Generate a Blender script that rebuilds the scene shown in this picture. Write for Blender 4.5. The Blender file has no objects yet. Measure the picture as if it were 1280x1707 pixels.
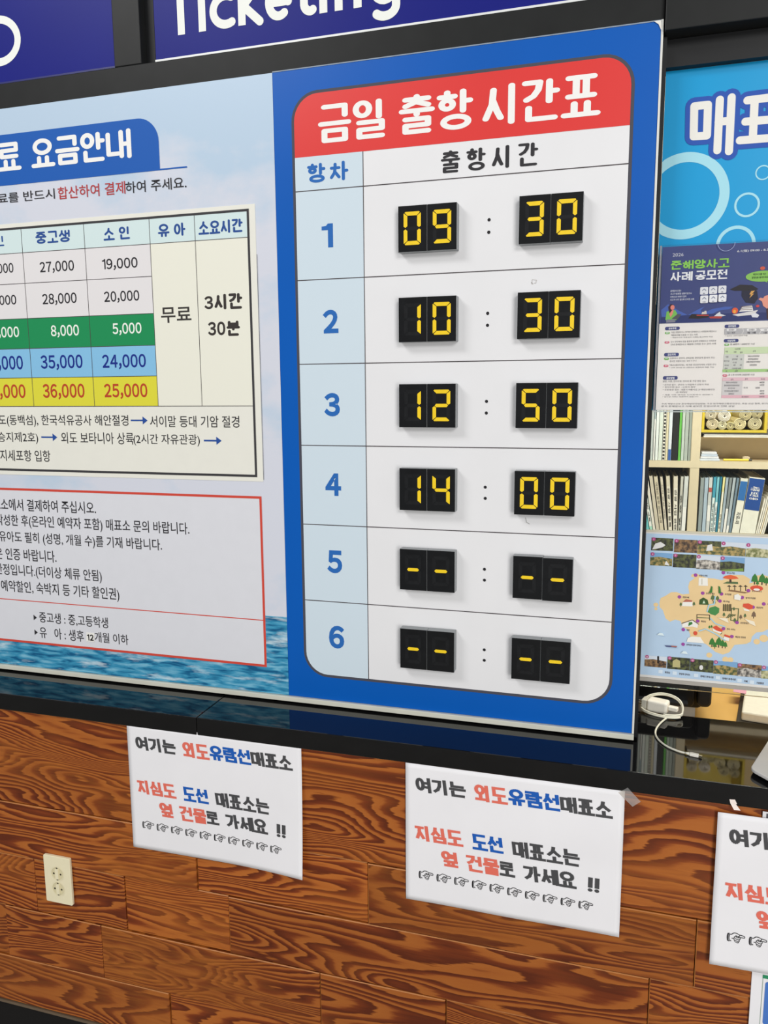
import bpy, math, random
from mathutils import Vector, Matrix
from mathutils.geometry import delaunay_2d_cdt

# ------------------------------------------------------------------ camera, world, lights, exposure
SC = bpy.context.scene
COL = SC.collection
IW, IH, FPX = 1280, 1707, 1324.27
YAW, PITCH, ROLL = 0.294411, -0.151608, 0.0076737
CAM = Vector((0.0, -1.57616, 0.0))
ROT = Matrix.Rotation(YAW, 3, 'Z') @ Matrix.Rotation(PITCH, 3, 'X') @ Matrix.Rotation(ROLL, 3, 'Y')
cam_d = bpy.data.cameras.new('camera')
cam = bpy.data.objects.new('camera', cam_d)
COL.objects.link(cam)
cam.matrix_world = Matrix.Translation(CAM) @ (ROT @ Matrix.Rotation(math.pi/2, 3, 'X')).to_4x4()
cam_d.sensor_fit = 'VERTICAL'
cam_d.sensor_height = 36.0
cam_d.lens = FPX / IH * 36.0
cam_d.clip_start = 0.02
SC.camera = cam

SC.view_settings.view_transform = 'Standard'
SC.view_settings.look = 'None'
SC.view_settings.exposure = -0.2
SC.view_settings.gamma = 1.0
SC.view_settings.use_curve_mapping = False

world = bpy.data.worlds.new('world')
SC.world = world
world.use_nodes = True
bg = world.node_tree.nodes['Background']
bg.inputs[0].default_value = (0.94, 0.97, 1.0, 1)
bg.inputs[1].default_value = 0.30

def area(name, loc, target, sx, sy, power, color=(1, 1, 1)):
    l = bpy.data.lights.new(name, 'AREA')
    l.shape = 'RECTANGLE'; l.size = sx; l.size_y = sy; l.energy = power; l.color = color
    o = bpy.data.objects.new(name, l)
    COL.objects.link(o)
    o.location = loc
    o.rotation_euler = (Vector(target) - Vector(loc)).to_track_quat('-Z', 'Y').to_euler()
    return o
area('hall_ceiling_light', (2.6, -6.0, 2.3), (-0.3, 0, -0.3), 2.2, 1.6, 196, (1.0, 0.985, 0.96))
area('hall_low_fill_light', (2.5, -5.0, -0.5), (-0.5, 0, -0.8), 1.6, 1.9, 120, (1.0, 0.98, 0.95))  # added fill lamp, set low so the light spreads evenly down the wall
area('hall_far_ceiling_light', (-2.5, -2.6, 2.55), (-0.8, 0, -0.6), 1.7, 0.9, 74, (1.0, 0.985, 0.97))
area('office_ceiling_light', (0.45, 0.30, 0.68), (0.4, 1.2, -0.35), 1.2, 0.4, 30, (1.0, 0.96, 0.86))

# ------------------------------------------------------------------ helpers
def W(u, v, y=0.0):
    """a point seen in the photograph, on the upright plane at depth y -> (x, z)"""
    d = ROT @ Vector(((u - IW/2)/FPX, 1.0, -(v - IH/2)/FPX))
    t = (y - CAM.y)/d.y
    p = CAM + d*t
    return (p.x, p.z)
def G(u, v, z):
    """the same on the level plane at height z -> Vector"""
    d = ROT @ Vector(((u - IW/2)/FPX, 1.0, -(v - IH/2)/FPX))
    return CAM + d*((z - CAM.z)/d.z)
def lin(c):
    c /= 255.0
    return c/12.92 if c <= 0.04045 else ((c + 0.055)/1.055)**2.4
def hexc(h):
    h = h.lstrip('#')
    return tuple(lin(int(h[i:i+2], 16)) for i in (0, 2, 4)) + (1.0,)
_M = {}
def mat(h, rough=0.5, spec=0.5, metal=0.0, vary=0.04, scale=30.0):
    """plain procedural material: base colour with a slight noise mottling"""
    key = (h, rough, spec, metal, vary, scale)
    if key in _M: return _M[key]
    m = bpy.data.materials.new('mat_' + h.strip('#'))
    m.use_nodes = True
    nt = m.node_tree; b = nt.nodes['Principled BSDF']
    b.inputs['Roughness'].default_value = rough
    b.inputs['Specular IOR Level'].default_value = spec
    b.inputs['Metallic'].default_value = metal
    c = hexc(h)
    if vary > 0:
        tc = nt.nodes.new('ShaderNodeTexCoord')
        n = nt.nodes.new('ShaderNodeTexNoise'); n.inputs['Scale'].default_value = scale
        nt.links.new(tc.outputs['Object'], n.inputs['Vector'])
        r = nt.nodes.new('ShaderNodeValToRGB')
        r.color_ramp.elements[0].position = .3; r.color_ramp.elements[1].position = .7
        r.color_ramp.elements[0].color = tuple(max(0, x*(1 - vary)) for x in c[:3]) + (1,)
        r.color_ramp.elements[1].color = tuple(min(1, x*(1 + vary)) for x in c[:3]) + (1,)
        nt.links.new(n.outputs['Fac'], r.inputs['Fac'])
        nt.links.new(r.outputs['Color'], b.inputs['Base Color'])
    else:
        b.inputs['Base Color'].default_value = c
    _M[key] = m
    return m
def ink(h):  return mat(h, 0.5, 0.22, 0, 0.0)
def glassy(name, tint=(1, 1, 1, 1), amount=0.06, rough=0.02, extra=0.0):
    """clear sheet: mostly see-through with a faint mirror coat (and a little haze for tape)"""
    m = bpy.data.materials.new(name); m.use_nodes = True
    nt = m.node_tree; nt.nodes.clear()
    out = nt.nodes.new('ShaderNodeOutputMaterial')
    tr = nt.nodes.new('ShaderNodeBsdfTransparent'); tr.inputs[0].default_value = tint
    gl = nt.nodes.new('ShaderNodeBsdfGlossy'); gl.inputs['Roughness'].default_value = rough
    lw = nt.nodes.new('ShaderNodeFresnel'); lw.inputs['IOR'].default_value = 1.45
    ma = nt.nodes.new('ShaderNodeMath'); ma.operation = 'MULTIPLY'; ma.inputs[1].default_value = amount/0.04
    nt.links.new(lw.outputs[0], ma.inputs[0])
    mx = nt.nodes.new('ShaderNodeMixShader')
    nt.links.new(ma.outputs[0], mx.inputs[0]); nt.links.new(tr.outputs[0], mx.inputs[1]); nt.links.new(gl.outputs[0], mx.inputs[2])
    last = mx
    if extra:
        df = nt.nodes.new('ShaderNodeBsdfDiffuse'); df.inputs[0].default_value = (.9, .9, .9, 1)
        m2 = nt.nodes.new('ShaderNodeMixShader'); m2.inputs[0].default_value = extra
        nt.links.new(mx.outputs[0], m2.inputs[1]); nt.links.new(df.outputs[0], m2.inputs[2]); last = m2
    nt.links.new(last.outputs[0], out.inputs[0])
    return m

def empty(name, loc):
    o = bpy.data.objects.new(name, None); o.empty_display_size = .05
    COL.objects.link(o); o.location = loc
    return o
def tag(o, label, cat, group=None, kind=None):
    o['label'] = label; o['category'] = cat
    if group: o['group'] = group
    if kind: o['kind'] = kind
    return o
def structure(o, label=None):
    o['kind'] = 'structure'
    if label: o['label'] = label
    return o
def origin(o):
    v = Vector((0, 0, 0))
    while o is not None:
        v += Vector(o.location); o = o.parent
    return v

class MB:
    """collects faces (world coordinates) into one mesh"""
    def __init__(s, step=0.0): s.step = step; s.v = []; s.f = []; s.m = []; s.mats = []
    def mi(s, m):
        if m not in s.mats: s.mats.append(m)
        return s.mats.index(m)
    def face(s, pts, m):
        i = len(s.v); s.v += [tuple(p) for p in pts]
        s.f.append(tuple(range(i, i + len(pts)))); s.m.append(s.mi(m)); return s
    def flat(s, poly, y, m):
        y -= s.step*len(s.f)
        return s.face([(p[0], y, p[1]) for p in poly], m)
    def flats(s, polys, y, m):
        for p in polys: s.flat(p, y, m)
        return s
    def prism(s, poly, y0, y1, m, side=None):
        """outline in (x, z) given depth from y0 (front) to y1"""
        n = len(poly); side = side or m
        i = len(s.v)
        s.v += [(p[0], y0, p[1]) for p in poly] + [(p[0], y1, p[1]) for p in poly]
        s.f.append(tuple(range(i, i + n))); s.m.append(s.mi(m))
        s.f.append(tuple(range(i + 2*n - 1, i + n - 1, -1))); s.m.append(s.mi(side))
        for k in range(n):
            q = (k + 1) % n
            s.f.append((i + k, i + n + k, i + n + q, i + q)); s.m.append(s.mi(side))
        return s
    def box(s, x0, x1, y0, y1, z0, z1, m, side=None, T=None):
        P = [(x0, y0, z0), (x1, y0, z0), (x1, y0, z1), (x0, y0, z1), (x0, y1, z0), (x1, y1, z0), (x1, y1, z1), (x0, y1, z1)]
        if T is not None: P = [tuple(T @ Vector(p)) for p in P]
        i = len(s.v); s.v += P
        for k, q in enumerate([(0, 1, 2, 3), (5, 4, 7, 6), (1, 5, 6, 2), (4, 0, 3, 7), (3, 2, 6, 7), (4, 5, 1, 0)]):
            s.f.append(tuple(i + a for a in q)); s.m.append(s.mi(m if k == 0 or side is None else side))
        return s
    def tube(s, pts, r, m, n=8, closed=False):
        pts = [Vector(p) for p in pts]; N = len(pts); i0 = len(s.v)
        up = Vector((0, 0, 1)); rings = []
        for k in range(N):
            a = pts[(k - 1) % N] if (k > 0 or closed) else pts[k]
            b = pts[(k + 1) % N] if (k < N - 1 or closed) else pts[k]
            t = (b - a).normalized()
            e = t.cross(up)
            if e.length < 1e-3: e = t.cross(Vector((1, 0, 0)))
            e.normalize(); g = e.cross(t)
            rad = r[k] if isinstance(r, (list, tuple)) else r
            for j in range(n):
                an = 2*math.pi*j/n
                s.v.append(tuple(pts[k] + (e*math.cos(an) + g*math.sin(an))*rad))
        for k in range(N if closed else N - 1):
            q = (k + 1) % N
            for j in range(n):
                j2 = (j + 1) % n
                s.f.append((i0 + k*n + j, i0 + k*n + j2, i0 + q*n + j2, i0 + q*n + j)); s.m.append(s.mi(m))
        if not closed:
            s.f.append(tuple(i0 + j for j in range(n))[::-1]); s.m.append(s.mi(m))
            s.f.append(tuple(i0 + (N - 1)*n + j for j in range(n))); s.m.append(s.mi(m))
        return s
    def build(s, name, parent=None, smooth=False, bevel=0.0, seg=2):
        o0 = origin(parent) if parent is not None else Vector((0, 0, 0))
        me = bpy.data.meshes.new(name)
        me.from_pydata([(a - o0.x, b - o0.y, c - o0.z) for a, b, c in s.v], [], s.f)
        for m in s.mats: me.materials.append(m)
        me.polygons.foreach_set('material_index', s.m)
        if smooth: me.polygons.foreach_set('use_smooth', [True]*len(me.polygons))
        me.update()
        o = bpy.data.objects.new(name, me); COL.objects.link(o)
        if parent is not None: o.parent = parent
        if bevel:
            b = o.modifiers.new('bevel', 'BEVEL'); b.width = bevel; b.segments = seg; b.limit_method = 'ANGLE'
        return o

# ---- outlines in (x, z)
def rect(x0, z0, x1, z1): return [(x0, z0), (x1, z0), (x1, z1), (x0, z1)]
def rrect(x0, z0, x1, z1, r, corners=(1, 1, 1, 1), n=8):
    """rounded rectangle; corners bl, br, tr, tl"""
    out = []
    for (cx, cz, a0, on, px, pz) in ((x0 + r, z0 + r, 180, corners[0], x0, z0), (x1 - r, z0 + r, 270, corners[1], x1, z0),
                             (x1 - r, z1 - r, 0, corners[2], x1, z1), (x0 + r, z1 - r, 90, corners[3], x0, z1)):
        if not on: out.append((px, pz)); continue
        for k in range(n + 1):
            a = math.radians(a0 + 90*k/n); out.append((cx + r*math.cos(a), cz + r*math.sin(a)))
    return out
def disc(cx, cz, rx, rz=None, n=28):
    rz = rz or rx
    return [(cx + rx*math.cos(2*math.pi*k/n), cz + rz*math.sin(2*math.pi*k/n)) for k in range(n)]
def ring(cx, cz, r0, r1, n=48, a0=0, a1=360):
    out = []
    for k in range(n):
        a = math.radians(a0 + (a1 - a0)*k/n); b = math.radians(a0 + (a1 - a0)*(k + 1)/n)
        out.append([(cx + r0*math.cos(a), cz + r0*math.sin(a)), (cx + r1*math.cos(a), cz + r1*math.sin(a)),
                    (cx + r1*math.cos(b), cz + r1*math.sin(b)), (cx + r0*math.cos(b), cz + r0*math.sin(b))])
    return out
def frame_polys(x0, z0, x1, z1, t):
    return [rect(x0, z0, x1, z0 + t), rect(x0, z1 - t, x1, z1), rect(x0, z0 + t, x0 + t, z1 - t), rect(x1 - t, z0 + t, x1, z1 - t)]
def stroke(pts, w, cap='round', closed=False):
    out = []; h = w/2
    L = list(pts) + ([pts[0]] if closed else [])
    for k, (a, b) in enumerate(zip(L[:-1], L[1:])):
        dx, dz = b[0] - a[0], b[1] - a[1]; l = math.hypot(dx, dz)
        if l < 1e-9: continue
        dx /= l; dz /= l; e = 0 if cap == 'round' else h*0.98
        ea = e if (cap == 'square') else 0; eb = ea
        A = (a[0] - dx*ea, a[1] - dz*ea); B = (b[0] + dx*eb, b[1] + dz*eb)
        out.append([(A[0] + dz*h, A[1] - dx*h), (B[0] + dz*h, B[1] - dx*h), (B[0] - dz*h, B[1] + dx*h), (A[0] - dz*h, A[1] + dx*h)])
    if cap == 'round':
        for p in pts: out.append(disc(p[0], p[1], h, n=16))
    return out

# ---- printed text from the built-in font
_T = {}
_C = bpy.data.curves.new('lettering', 'FONT'); _C.resolution_u = 4
_CO = bpy.data.objects.new('lettering', _C)
def font_polys(text, bold=0.0):
    key = (text, bold)
    if key in _T: return _T[key]
    _C.body = text; _C.offset = bold
    me = bpy.data.meshes.new_from_object(_CO)
    P = [[(me.vertices[i].co.x, me.vertices[i].co.y) for i in p.vertices] for p in me.polygons]
    bpy.data.meshes.remove(me)
    _T[key] = P
    return P
def bounds(P):
    xs = [p[0] for q in P for p in q]; zs = [p[1] for q in P for p in q]
    return min(xs), min(zs), max(xs), max(zs)
def fit(P, x0, z0, x1, z1):
    a, b, c, d = bounds(P); sx = (x1 - x0)/max(1e-9, c - a); sz = (z1 - z0)/max(1e-9, d - b)
    return [[(x0 + (p[0] - a)*sx, z0 + (p[1] - b)*sz) for p in q] for q in P]
def text_box(text, bl, tr, bold=0.0): return fit(font_polys(text, bold), bl[0], bl[1], tr[0], tr[1])
def wide_box(text, bl, tr, bold=0.0, gap=.085):
    """digits and Latin letters taken from the wide forms and set close together"""
    out = []; x = 0.0
    for ch in text:
        P = font_polys(chr(ord(ch) + 0xFEE0), bold); a, b, c, d = bounds(P)
        if ch == '1':
            t = .078 + 2*bold; e_ = .20
            P = [[(e_, b), (e_ + t, b), (e_ + t, d), (e_ + t*.35, d), (e_, d)], [(e_, d), (e_ - .06, d - .075), (0, d - .09), (0, d - .09 - t*.8), (e_, d - .09 - t*.8)]]; a = 0; c = e_ + t
        out += [[(x + p[0] - a, p[1]) for p in q] for q in P]; x += c - a + gap
    return fit(out, bl[0], bl[1], tr[0], tr[1])
def text_at(text, x, z, h, bold=0.0, sx=0.85, align='l'):
    """one line whose nominal letter height is h; bottom left at x, z"""
    P = font_polys(text, bold)
    if not P: return []
    a, b, c, d = bounds(P); s = h/0.8
    off = {'l': 0, 'c': -(c - a)*s*sx/2, 'r': -(c - a)*s*sx}[align]
    return [[(x + off + (p[0] - a)*s*sx, z + p[1]*s) for p in q] for q in P]

# ---- bold lettering drawn with strokes: Korean syllables composed from their letters
def ell(x0, z0, x1, z1, n=22):
    return [((x0 + x1)/2 + (x1 - x0)/2*math.cos(2*math.pi*k/n + .3), (z0 + z1)/2 + (z1 - z0)/2*math.sin(2*math.pi*k/n + .3)) for k in range(n)]
CHO = 'ㄱㄲㄴㄷㄸㄹㅁㅂㅃㅅㅆㅇㅈㅉㅊㅋㅌㅍㅎ'
JUNG = 'ㅏㅐㅑㅒㅓㅔㅕㅖㅗㅘㅙㅚㅛㅜㅝㅞㅟㅠㅡㅢㅣ'
JONG = [''] + list('ㄱㄲㄳㄴㄵㄶㄷㄹㄺㄻㄼㄽㄾㄿㅀㅁㅂㅄㅅㅆㅇㅈㅊㅋㅌㅍㅎ')
CONS = {
 'ㄱ': [[(0, 1), (1, 1), (1, 0)]], 'ㄱv': [[(0, 1), (.95, 1), (.85, .55), (.55, .2), (.1, 0)]],
 'ㄴ': [[(0, 1), (0, 0), (1, 0)]], 'ㄷ': [[(1, 1), (0, 1), (0, 0), (1, 0)]],
 'ㄹ': [[(0, 1), (1, 1), (1, .5), (0, .5), (0, 0), (1, 0)]],
 'ㅁ': [[(0, 0), (1, 0), (1, 1), (0, 1), (0, 0)]],
 'ㅂ': [[(0, 1), (0, 0), (1, 0), (1, 1)], [(0, .5), (1, .5)]],
 'ㅅ': [[(.5, 1), (.42, .5), (0, 0)], [(.47, .62), (.75, .25), (1, 0)]],
 'ㅇ': ['o'], 'ㅈ': [[(0, 1), (1, 1)], [(.5, 1), (.4, .5), (0, 0)], [(.46, .6), (1, 0)]],
 'ㅊ': [[(.5, 1), (.5, .74)], [(0, .72), (1, .72)], [(.5, .72), (.4, .35), (0, 0)], [(.46, .42), (1, 0)]],
 'ㅍ': [[(0, 1), (1, 1)], [(0, 0), (1, 0)], [(.3, 1), (.3, 0)], [(.7, 1), (.7, 0)]],
 'ㅎ': [[(.5, 1), (.5, .78)], [(0, .74), (1, .74)], 'o2'],
 'ㅌ': [[(1, 1), (0, 1), (0, 0), (1, 0)], [(0, .5), (1, .5)]],
}
VV = {'ㅏ': [[(.35, 0), (.35, 1)], [(.35, .5), (1, .5)]], 'ㅑ': [[(.35, 0), (.35, 1)], [(.35, .66), (1, .66)], [(.35, .34), (1, .34)]],
      'ㅓ': [[(.8, 0), (.8, 1)], [(.1, .5), (.8, .5)]], 'ㅕ': [[(.8, 0), (.8, 1)], [(.0, .66), (.8, .66)], [(.0, .34), (.8, .34)]],
      'ㅣ': [[(.55, 0), (.55, 1)]], 'ㅐ': [[(.1, .03), (.1, .97)], [(1, 0), (1, 1)], [(.1, .5), (1, .5)]],
      'ㅔ': [[(.5, .03), (.5, .97)], [(1.1, 0), (1.1, 1)], [(-.1, .5), (.5, .5)]],
      'ㅖ': [[(.5, .03), (.5, .97)], [(1.1, 0), (1.1, 1)], [(-.1, .65), (.5, .65)], [(-.1, .35), (.5, .35)]]}
HV = {'ㅗ': [[(0, 0), (1, 0)], [(.5, 0), (.5, 1)]], 'ㅛ': [[(0, 0), (1, 0)], [(.3, 0), (.3, 1)], [(.7, 0), (.7, 1)]],
      'ㅜ': [[(0, 1), (1, 1)], [(.5, 1), (.5, 0)]], 'ㅠ': [[(0, 1), (1, 1)], [(.3, 1), (.3, 0)], [(.7, 1), (.7, 0)]],
      'ㅡ': [[(0, .5), (1, .5)]]}
CV = {'ㅘ': ('ㅗ', 'ㅏ'), 'ㅚ': ('ㅗ', 'ㅣ'), 'ㅝ': ('ㅜ', 'ㅓ'), 'ㅟ': ('ㅜ', 'ㅣ'), 'ㅢ': ('ㅡ', 'ㅣ')}
def put(strokes, x0, z0, x1, z1):
    out = []
    for s in strokes:
        if s == 'o': out.append((ell(x0, z0, x1, z1), True))
        elif s == 'o2': out.append((ell(x0 + .12*(x1 - x0), z0, x1 - .12*(x1 - x0), z0 + .52*(z1 - z0)), True))
        else: out.append(([(x0 + p[0]*(x1 - x0), z0 + p[1]*(z1 - z0)) for p in s], False))
    return out
def syllable(ch):
    """centre lines of one syllable in the unit square"""
    n = ord(ch) - 0xAC00; c, v, f = CHO[n//588], JUNG[n % 588//28], JONG[n % 28]
    out = []
    vert = v in VV; key = c
    if c == 'ㄱ' and (vert or v in CV): key = 'ㄱv'
    low = 0.0
    if vert:
        tall = f == 'ㄹ'; zb = (.62 if tall else .54) if f else .14; zt = 1.0 if f else .92
        vx = .66
        if v in 'ㅐㅔㅖ': vx = .6
        cx1 = .5 if v not in 'ㅕㅓㅔㅖ' else .46
        out += put(CONS[key], 0.02, zb, cx1, zt)
        out += put(VV[v], vx, (.56 if tall else .46) if f else 0, 1, 1)
        if f: out += put(CONS[f], .14, 0, .95, .42 if tall else .31)
    elif v in HV:
        if f:
            tall = f == 'ㄹ'; hz = ((.49, .60) if tall else (.44, .58)) if v in 'ㅗㅜㅛㅠ' else (.46, .54)
            out += put(CONS[key], .12, .74 if tall else .72, .88, 1)
            out += put(HV[v], 0, hz[0], 1, hz[1])
            out += put(CONS[f], .12, 0, .88, .36 if tall else .29)
        else:
            out += put(CONS[key], .12, .5, .88, 1)
            out += put(HV[v], 0, 0, 1, .3)
    else:
        h, w2 = CV[v]; b = .38 if f else 0.0
        out += put(CONS[key], .03, b + (1 - b)*.48, .58, 1)
        out += put(HV[h], 0, b + (1 - b)*.06, .64, b + (1 - b)*.3)
        out += put(VV[w2], .68, b, 1, 1)
        if f: out += put(CONS[f], .14, 0, .92, .25)
    return out
def union(polys):
    """overlapping outlines merged into one layer of triangles"""
    V, F = [], []
    for q in polys:
        F.append(list(range(len(V), len(V) + len(q)))); V += [Vector((p[0]*100, p[1]*100)) for p in q]
    r = delaunay_2d_cdt(V, [], F, 0, 1e-4)
    return [[(r[0][i].x/100, r[0][i].y/100) for i in f] for f, src in zip(r[2], r[5]) if src]
def joined(pts, w, cap='round', closed=False): return union(stroke(pts, w, cap, closed))
def bold_text(text, bl, tr, w, gap=0.12, space=0.45, cap='round', slant=0.0, squash=1.2, jit=0):
    """stroke lettering filling the box bl..tr; w = stroke width, gap and space in letter widths"""
    x0, z0 = bl; x1, z1 = tr
    z0 *= squash; z1 *= squash; units = 0
    for i, ch in enumerate(text): units += (space if ch == ' ' else (.3 if ch == '!' else 1.0))
    units += gap*(len(text) - 1)
    cw = (x1 - x0)/units; H = z1 - z0; out = []; x = x0; h = w/2
    rnd = random.Random(text)
    for ch in text:
        if ch == ' ': x += (space + gap)*cw; continue
        word = []
        if ch == '!':
            out += stroke([(x + .15*cw, z1 - h), (x + .15*cw, z0 + .38*H)], w, cap); out.append(disc(x + .15*cw, z0 + h, h*1.05)); x += (.3 + gap)*cw; continue
        ax0, ax1, az0, az1 = x + h, x + cw - h, z0 + h, z1 - h
        if jit: d = rnd.uniform(-jit, jit)*H; az0 += d; az1 += d
        for pts, closed in syllable(ch):
            q = []
            for (a, b) in pts:
                q.append((ax0 + a*(ax1 - ax0) + slant*(b - .5)*H, az0 + b*(az1 - az0)))
            word += stroke(q, w, cap, closed)
        out += union(word)
        x += (1 + gap)*cw
    return [[(p[0], p[1]/squash) for p in q] for q in out]

# ------------------------------------------------------------------ structure: office shell, floor, window frame
black_al = mat('#222323', 0.42, 0.18, 0, .1, 18)
black_in = mat('#141517', 0.5, 0.3, 0, .05)
wallm = mat('#d8d2c2', 0.8, 0.2, 0, .03)
structure(MB().box(-4, 4, -4.5, 3.0, -1.83, -1.75, mat('#8d8a84', .35, .4, 0, .12, 6)).build('floor'))
structure(MB().box(-1.75, 1.75, 1.62, 1.70, -1.75, 1.2, wallm).build('wall_back'))
structure(MB().box(1.68, 1.75, 0.2, 1.62, -1.75, 1.2, wallm).build('wall_right'))
structure(MB().box(-1.75, -1.68, 0.2, 1.62, -1.75, 1.2, wallm).build('wall_left'))
structure(MB().box(-1.75, 1.75, 0.2, 1.70, 1.2, 1.26, wallm).build('ceiling'))

# black aluminium frame round the ticket window, the signs above it and the boards below
fr = MB()
fr.box(-1.75, 0.040, 0.002, 0.075, 0.600, 0.6865, black_al)
fr.build('trim_1', None, bevel=.0015)
structure(bpy.data.objects['trim_1'], 'black aluminium rail between the signs and the boards')
structure(MB().box(0.0405, 1.2, -0.012, 0.075, 0.613, 0.86, black_al).build('trim_2', bevel=.0015), 'black lintel over the ticket window')
structure(MB().box(0.0405, 1.2, 0.028, 0.07, 0.566, 0.612, black_in).build('trim_3'), 'recessed black rail at the window head')
structure(MB().box(-1.072, -1.006, 0.002, 0.075, 0.687, 1.15, black_al).build('trim_4', bevel=.0015), 'black upright between the two blue signs')
structure(MB().box(-1.0055, -0.985, 0.024, 0.075, 0.687, 1.15, black_in).build('trim_5'), 'recessed black strip beside the ticketing sign')
structure(MB().box(0.0385, 0.0455, 0.008, 0.075, -0.69, 0.61, black_in).build('trim_6'), 'narrow black window jamb beside the timetable')
structure(MB().box(-1.75, 0.0375, 0.0075, 0.07, -0.6945, 0.5995, black_in).build('wall_front'), 'closed panel behind the boards')
structure(MB().box(-1.75, 0.0385, -0.007, 0.007, -0.6908, -0.6797, mat('#d5d5c8', .3, .5, 0, .05, 12)).build('trim_7', bevel=.001), 'pale channel under the boards')
glass = glassy('window_glass', (0.97, 0.99, 0.98, 1), 0.035)
structure(MB().box(0.0458, 1.2, 0.047, 0.052, -0.596, 0.5655, glass).build('window_1'), 'ticket window glass')

# ------------------------------------------------------------------ wood clad counter and its stone top
Z_LEDGE = -0.695
YF = -0.130
def wood():
    m = bpy.data.materials.new('varnished_plank_wood'); m.use_nodes = True
    nt = m.node_tree; L = nt.links; N = nt.nodes
    b = N['Principled BSDF']; b.inputs['Roughness'].default_value = .38; b.inputs['Specular IOR Level'].default_value = .4
    tc = N.new('ShaderNodeTexCoord')
    at = N.new('ShaderNodeAttribute'); at.attribute_name = 'plank_seed'
    sc = N.new('ShaderNodeVectorMath'); sc.operation = 'SCALE'; sc.inputs['Scale'].default_value = 37.0
    L.new(at.outputs['Vector'], sc.inputs[0])
    ad = N.new('ShaderNodeVectorMath'); ad.operation = 'ADD'
    L.new(tc.outputs['Object'], ad.inputs[0]); L.new(sc.outputs[0], ad.inputs[1])
    mp = N.new('ShaderNodeMapping'); mp.inputs['Scale'].default_value = (1.35, 1.0, 7.6)
    L.new(ad.outputs[0], mp.inputs['Vector'])
    n1 = N.new('ShaderNodeTexNoise'); n1.inputs['Scale'].default_value = 1.0; n1.inputs['Detail'].default_value = 2.2; n1.inputs['Roughness'].default_value = .42; n1.inputs['Distortion'].default_value = .25
    L.new(mp.outputs[0], n1.inputs['Vector'])
    # fine fibre jitter
    mp2 = N.new('ShaderNodeMapping'); mp2.inputs['Scale'].default_value = (14, 1, 170)
    L.new(ad.outputs[0], mp2.inputs['Vector'])
    n2 = N.new('ShaderNodeTexNoise'); n2.inputs['Scale'].default_value = 1.0; n2.inputs['Detail'].default_value = 3
    L.new(mp2.outputs[0], n2.inputs['Vector'])
    # number of rings varies from plank to plank
    sp = N.new('ShaderNodeSeparateXYZ'); L.new(at.outputs['Vector'], sp.inputs[0])
    mr = N.new('ShaderNodeMapRange'); mr.inputs['To Min'].default_value = 20; mr.inputs['To Max'].default_value = 46
    L.new(sp.outputs['Y'], mr.inputs['Value'])
    mu = N.new('ShaderNodeMath'); mu.operation = 'MULTIPLY'; L.new(n1.outputs['Fac'], mu.inputs[0]); L.new(mr.outputs[0], mu.inputs[1])
    m3 = N.new('ShaderNodeMath'); m3.operation = 'MULTIPLY_ADD'; L.new(n2.outputs['Fac'], m3.inputs[0]); m3.inputs[1].default_value = .55; L.new(mu.outputs[0], m3.inputs[2])
    fr_ = N.new('ShaderNodeMath'); fr_.operation = 'FRACT'; L.new(m3.outputs[0], fr_.inputs[0])
    r = N.new('ShaderNodeValToRGB'); cr = r.color_ramp
    cr.elements[0].position = 0.0; cr.elements[0].color = hexc('#ad6429')
    cr.elements[1].position = 1.0; cr.elements[1].color = hexc('#a65c22')
    e = cr.elements.new(.34); e.color = hexc('#a85e26')
    e = cr.elements.new(.52); e.color = hexc('#7a3614')
    e = cr.elements.new(.80); e.color = hexc('#61280f')
    e = cr.elements.new(.93); e.color = hexc('#5f270e')
    L.new(fr_.outputs[0], r.inputs['Fac'])
    # broad patches of plainer orange wood
    mp4 = N.new('ShaderNodeMapping'); mp4.inputs['Scale'].default_value = (2.2, 1, 7)
    L.new(ad.outputs[0], mp4.inputs['Vector'])
    n4 = N.new('ShaderNodeTexNoise'); n4.inputs['Scale'].default_value = 1.0; n4.inputs['Detail'].default_value = 2
    L.new(mp4.outputs[0], n4.inputs['Vector'])
    r4 = N.new('ShaderNodeValToRGB'); r4.color_ramp.elements[0].position = .46; r4.color_ramp.elements[1].position = .66
    r4.color_ramp.elements[0].color = (0, 0, 0, 1); r4.color_ramp.elements[1].color = (.55, .55, .55, 1)
    L.new(n4.outputs['Fac'], r4.inputs['Fac'])
    mx = N.new('ShaderNodeMix'); mx.data_type = 'RGBA'
    L.new(r4.outputs['Color'], mx.inputs[0]); L.new(r.outputs['Color'], mx.inputs[6])
    r5 = N.new('ShaderNodeValToRGB'); r5.color_ramp.elements[0].color = hexc('#84431a'); r5.color_ramp.elements[1].color = hexc('#b36a27')
    r5.color_ramp.elements[0].position = .35; r5.color_ramp.elements[1].position = .65
    L.new(n2.outputs['Fac'], r5.inputs['Fac']); L.new(r5.outputs['Color'], mx.inputs[7])
    # plank tone
    tn = N.new('ShaderNodeMapRange'); tn.inputs['To Min'].default_value = .82; tn.inputs['To Max'].default_value = 1.12
    L.new(sp.outputs['X'], tn.inputs['Value'])
    vm = N.new('ShaderNodeVectorMath'); vm.operation = 'SCALE'; L.new(mx.outputs[2], vm.inputs[0]); L.new(tn.outputs[0], vm.inputs['Scale'])
    L.new(vm.outputs[0], b.inputs['Base Color'])
    bp = N.new('ShaderNodeBump'); bp.inputs['Strength'].default_value = .18; bp.inputs['Distance'].default_value = .002
    L.new(fr_.outputs[0], bp.inputs['Height']); L.new(bp.outputs[0], b.inputs['Normal'])
    return m
woodm = wood()
counter = empty('ticket_counter', (-0.5, YF, -1.75))
tag(counter, 'counter front clad in varnished brown wood planks under the black stone ledge', 'counter')
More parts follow.
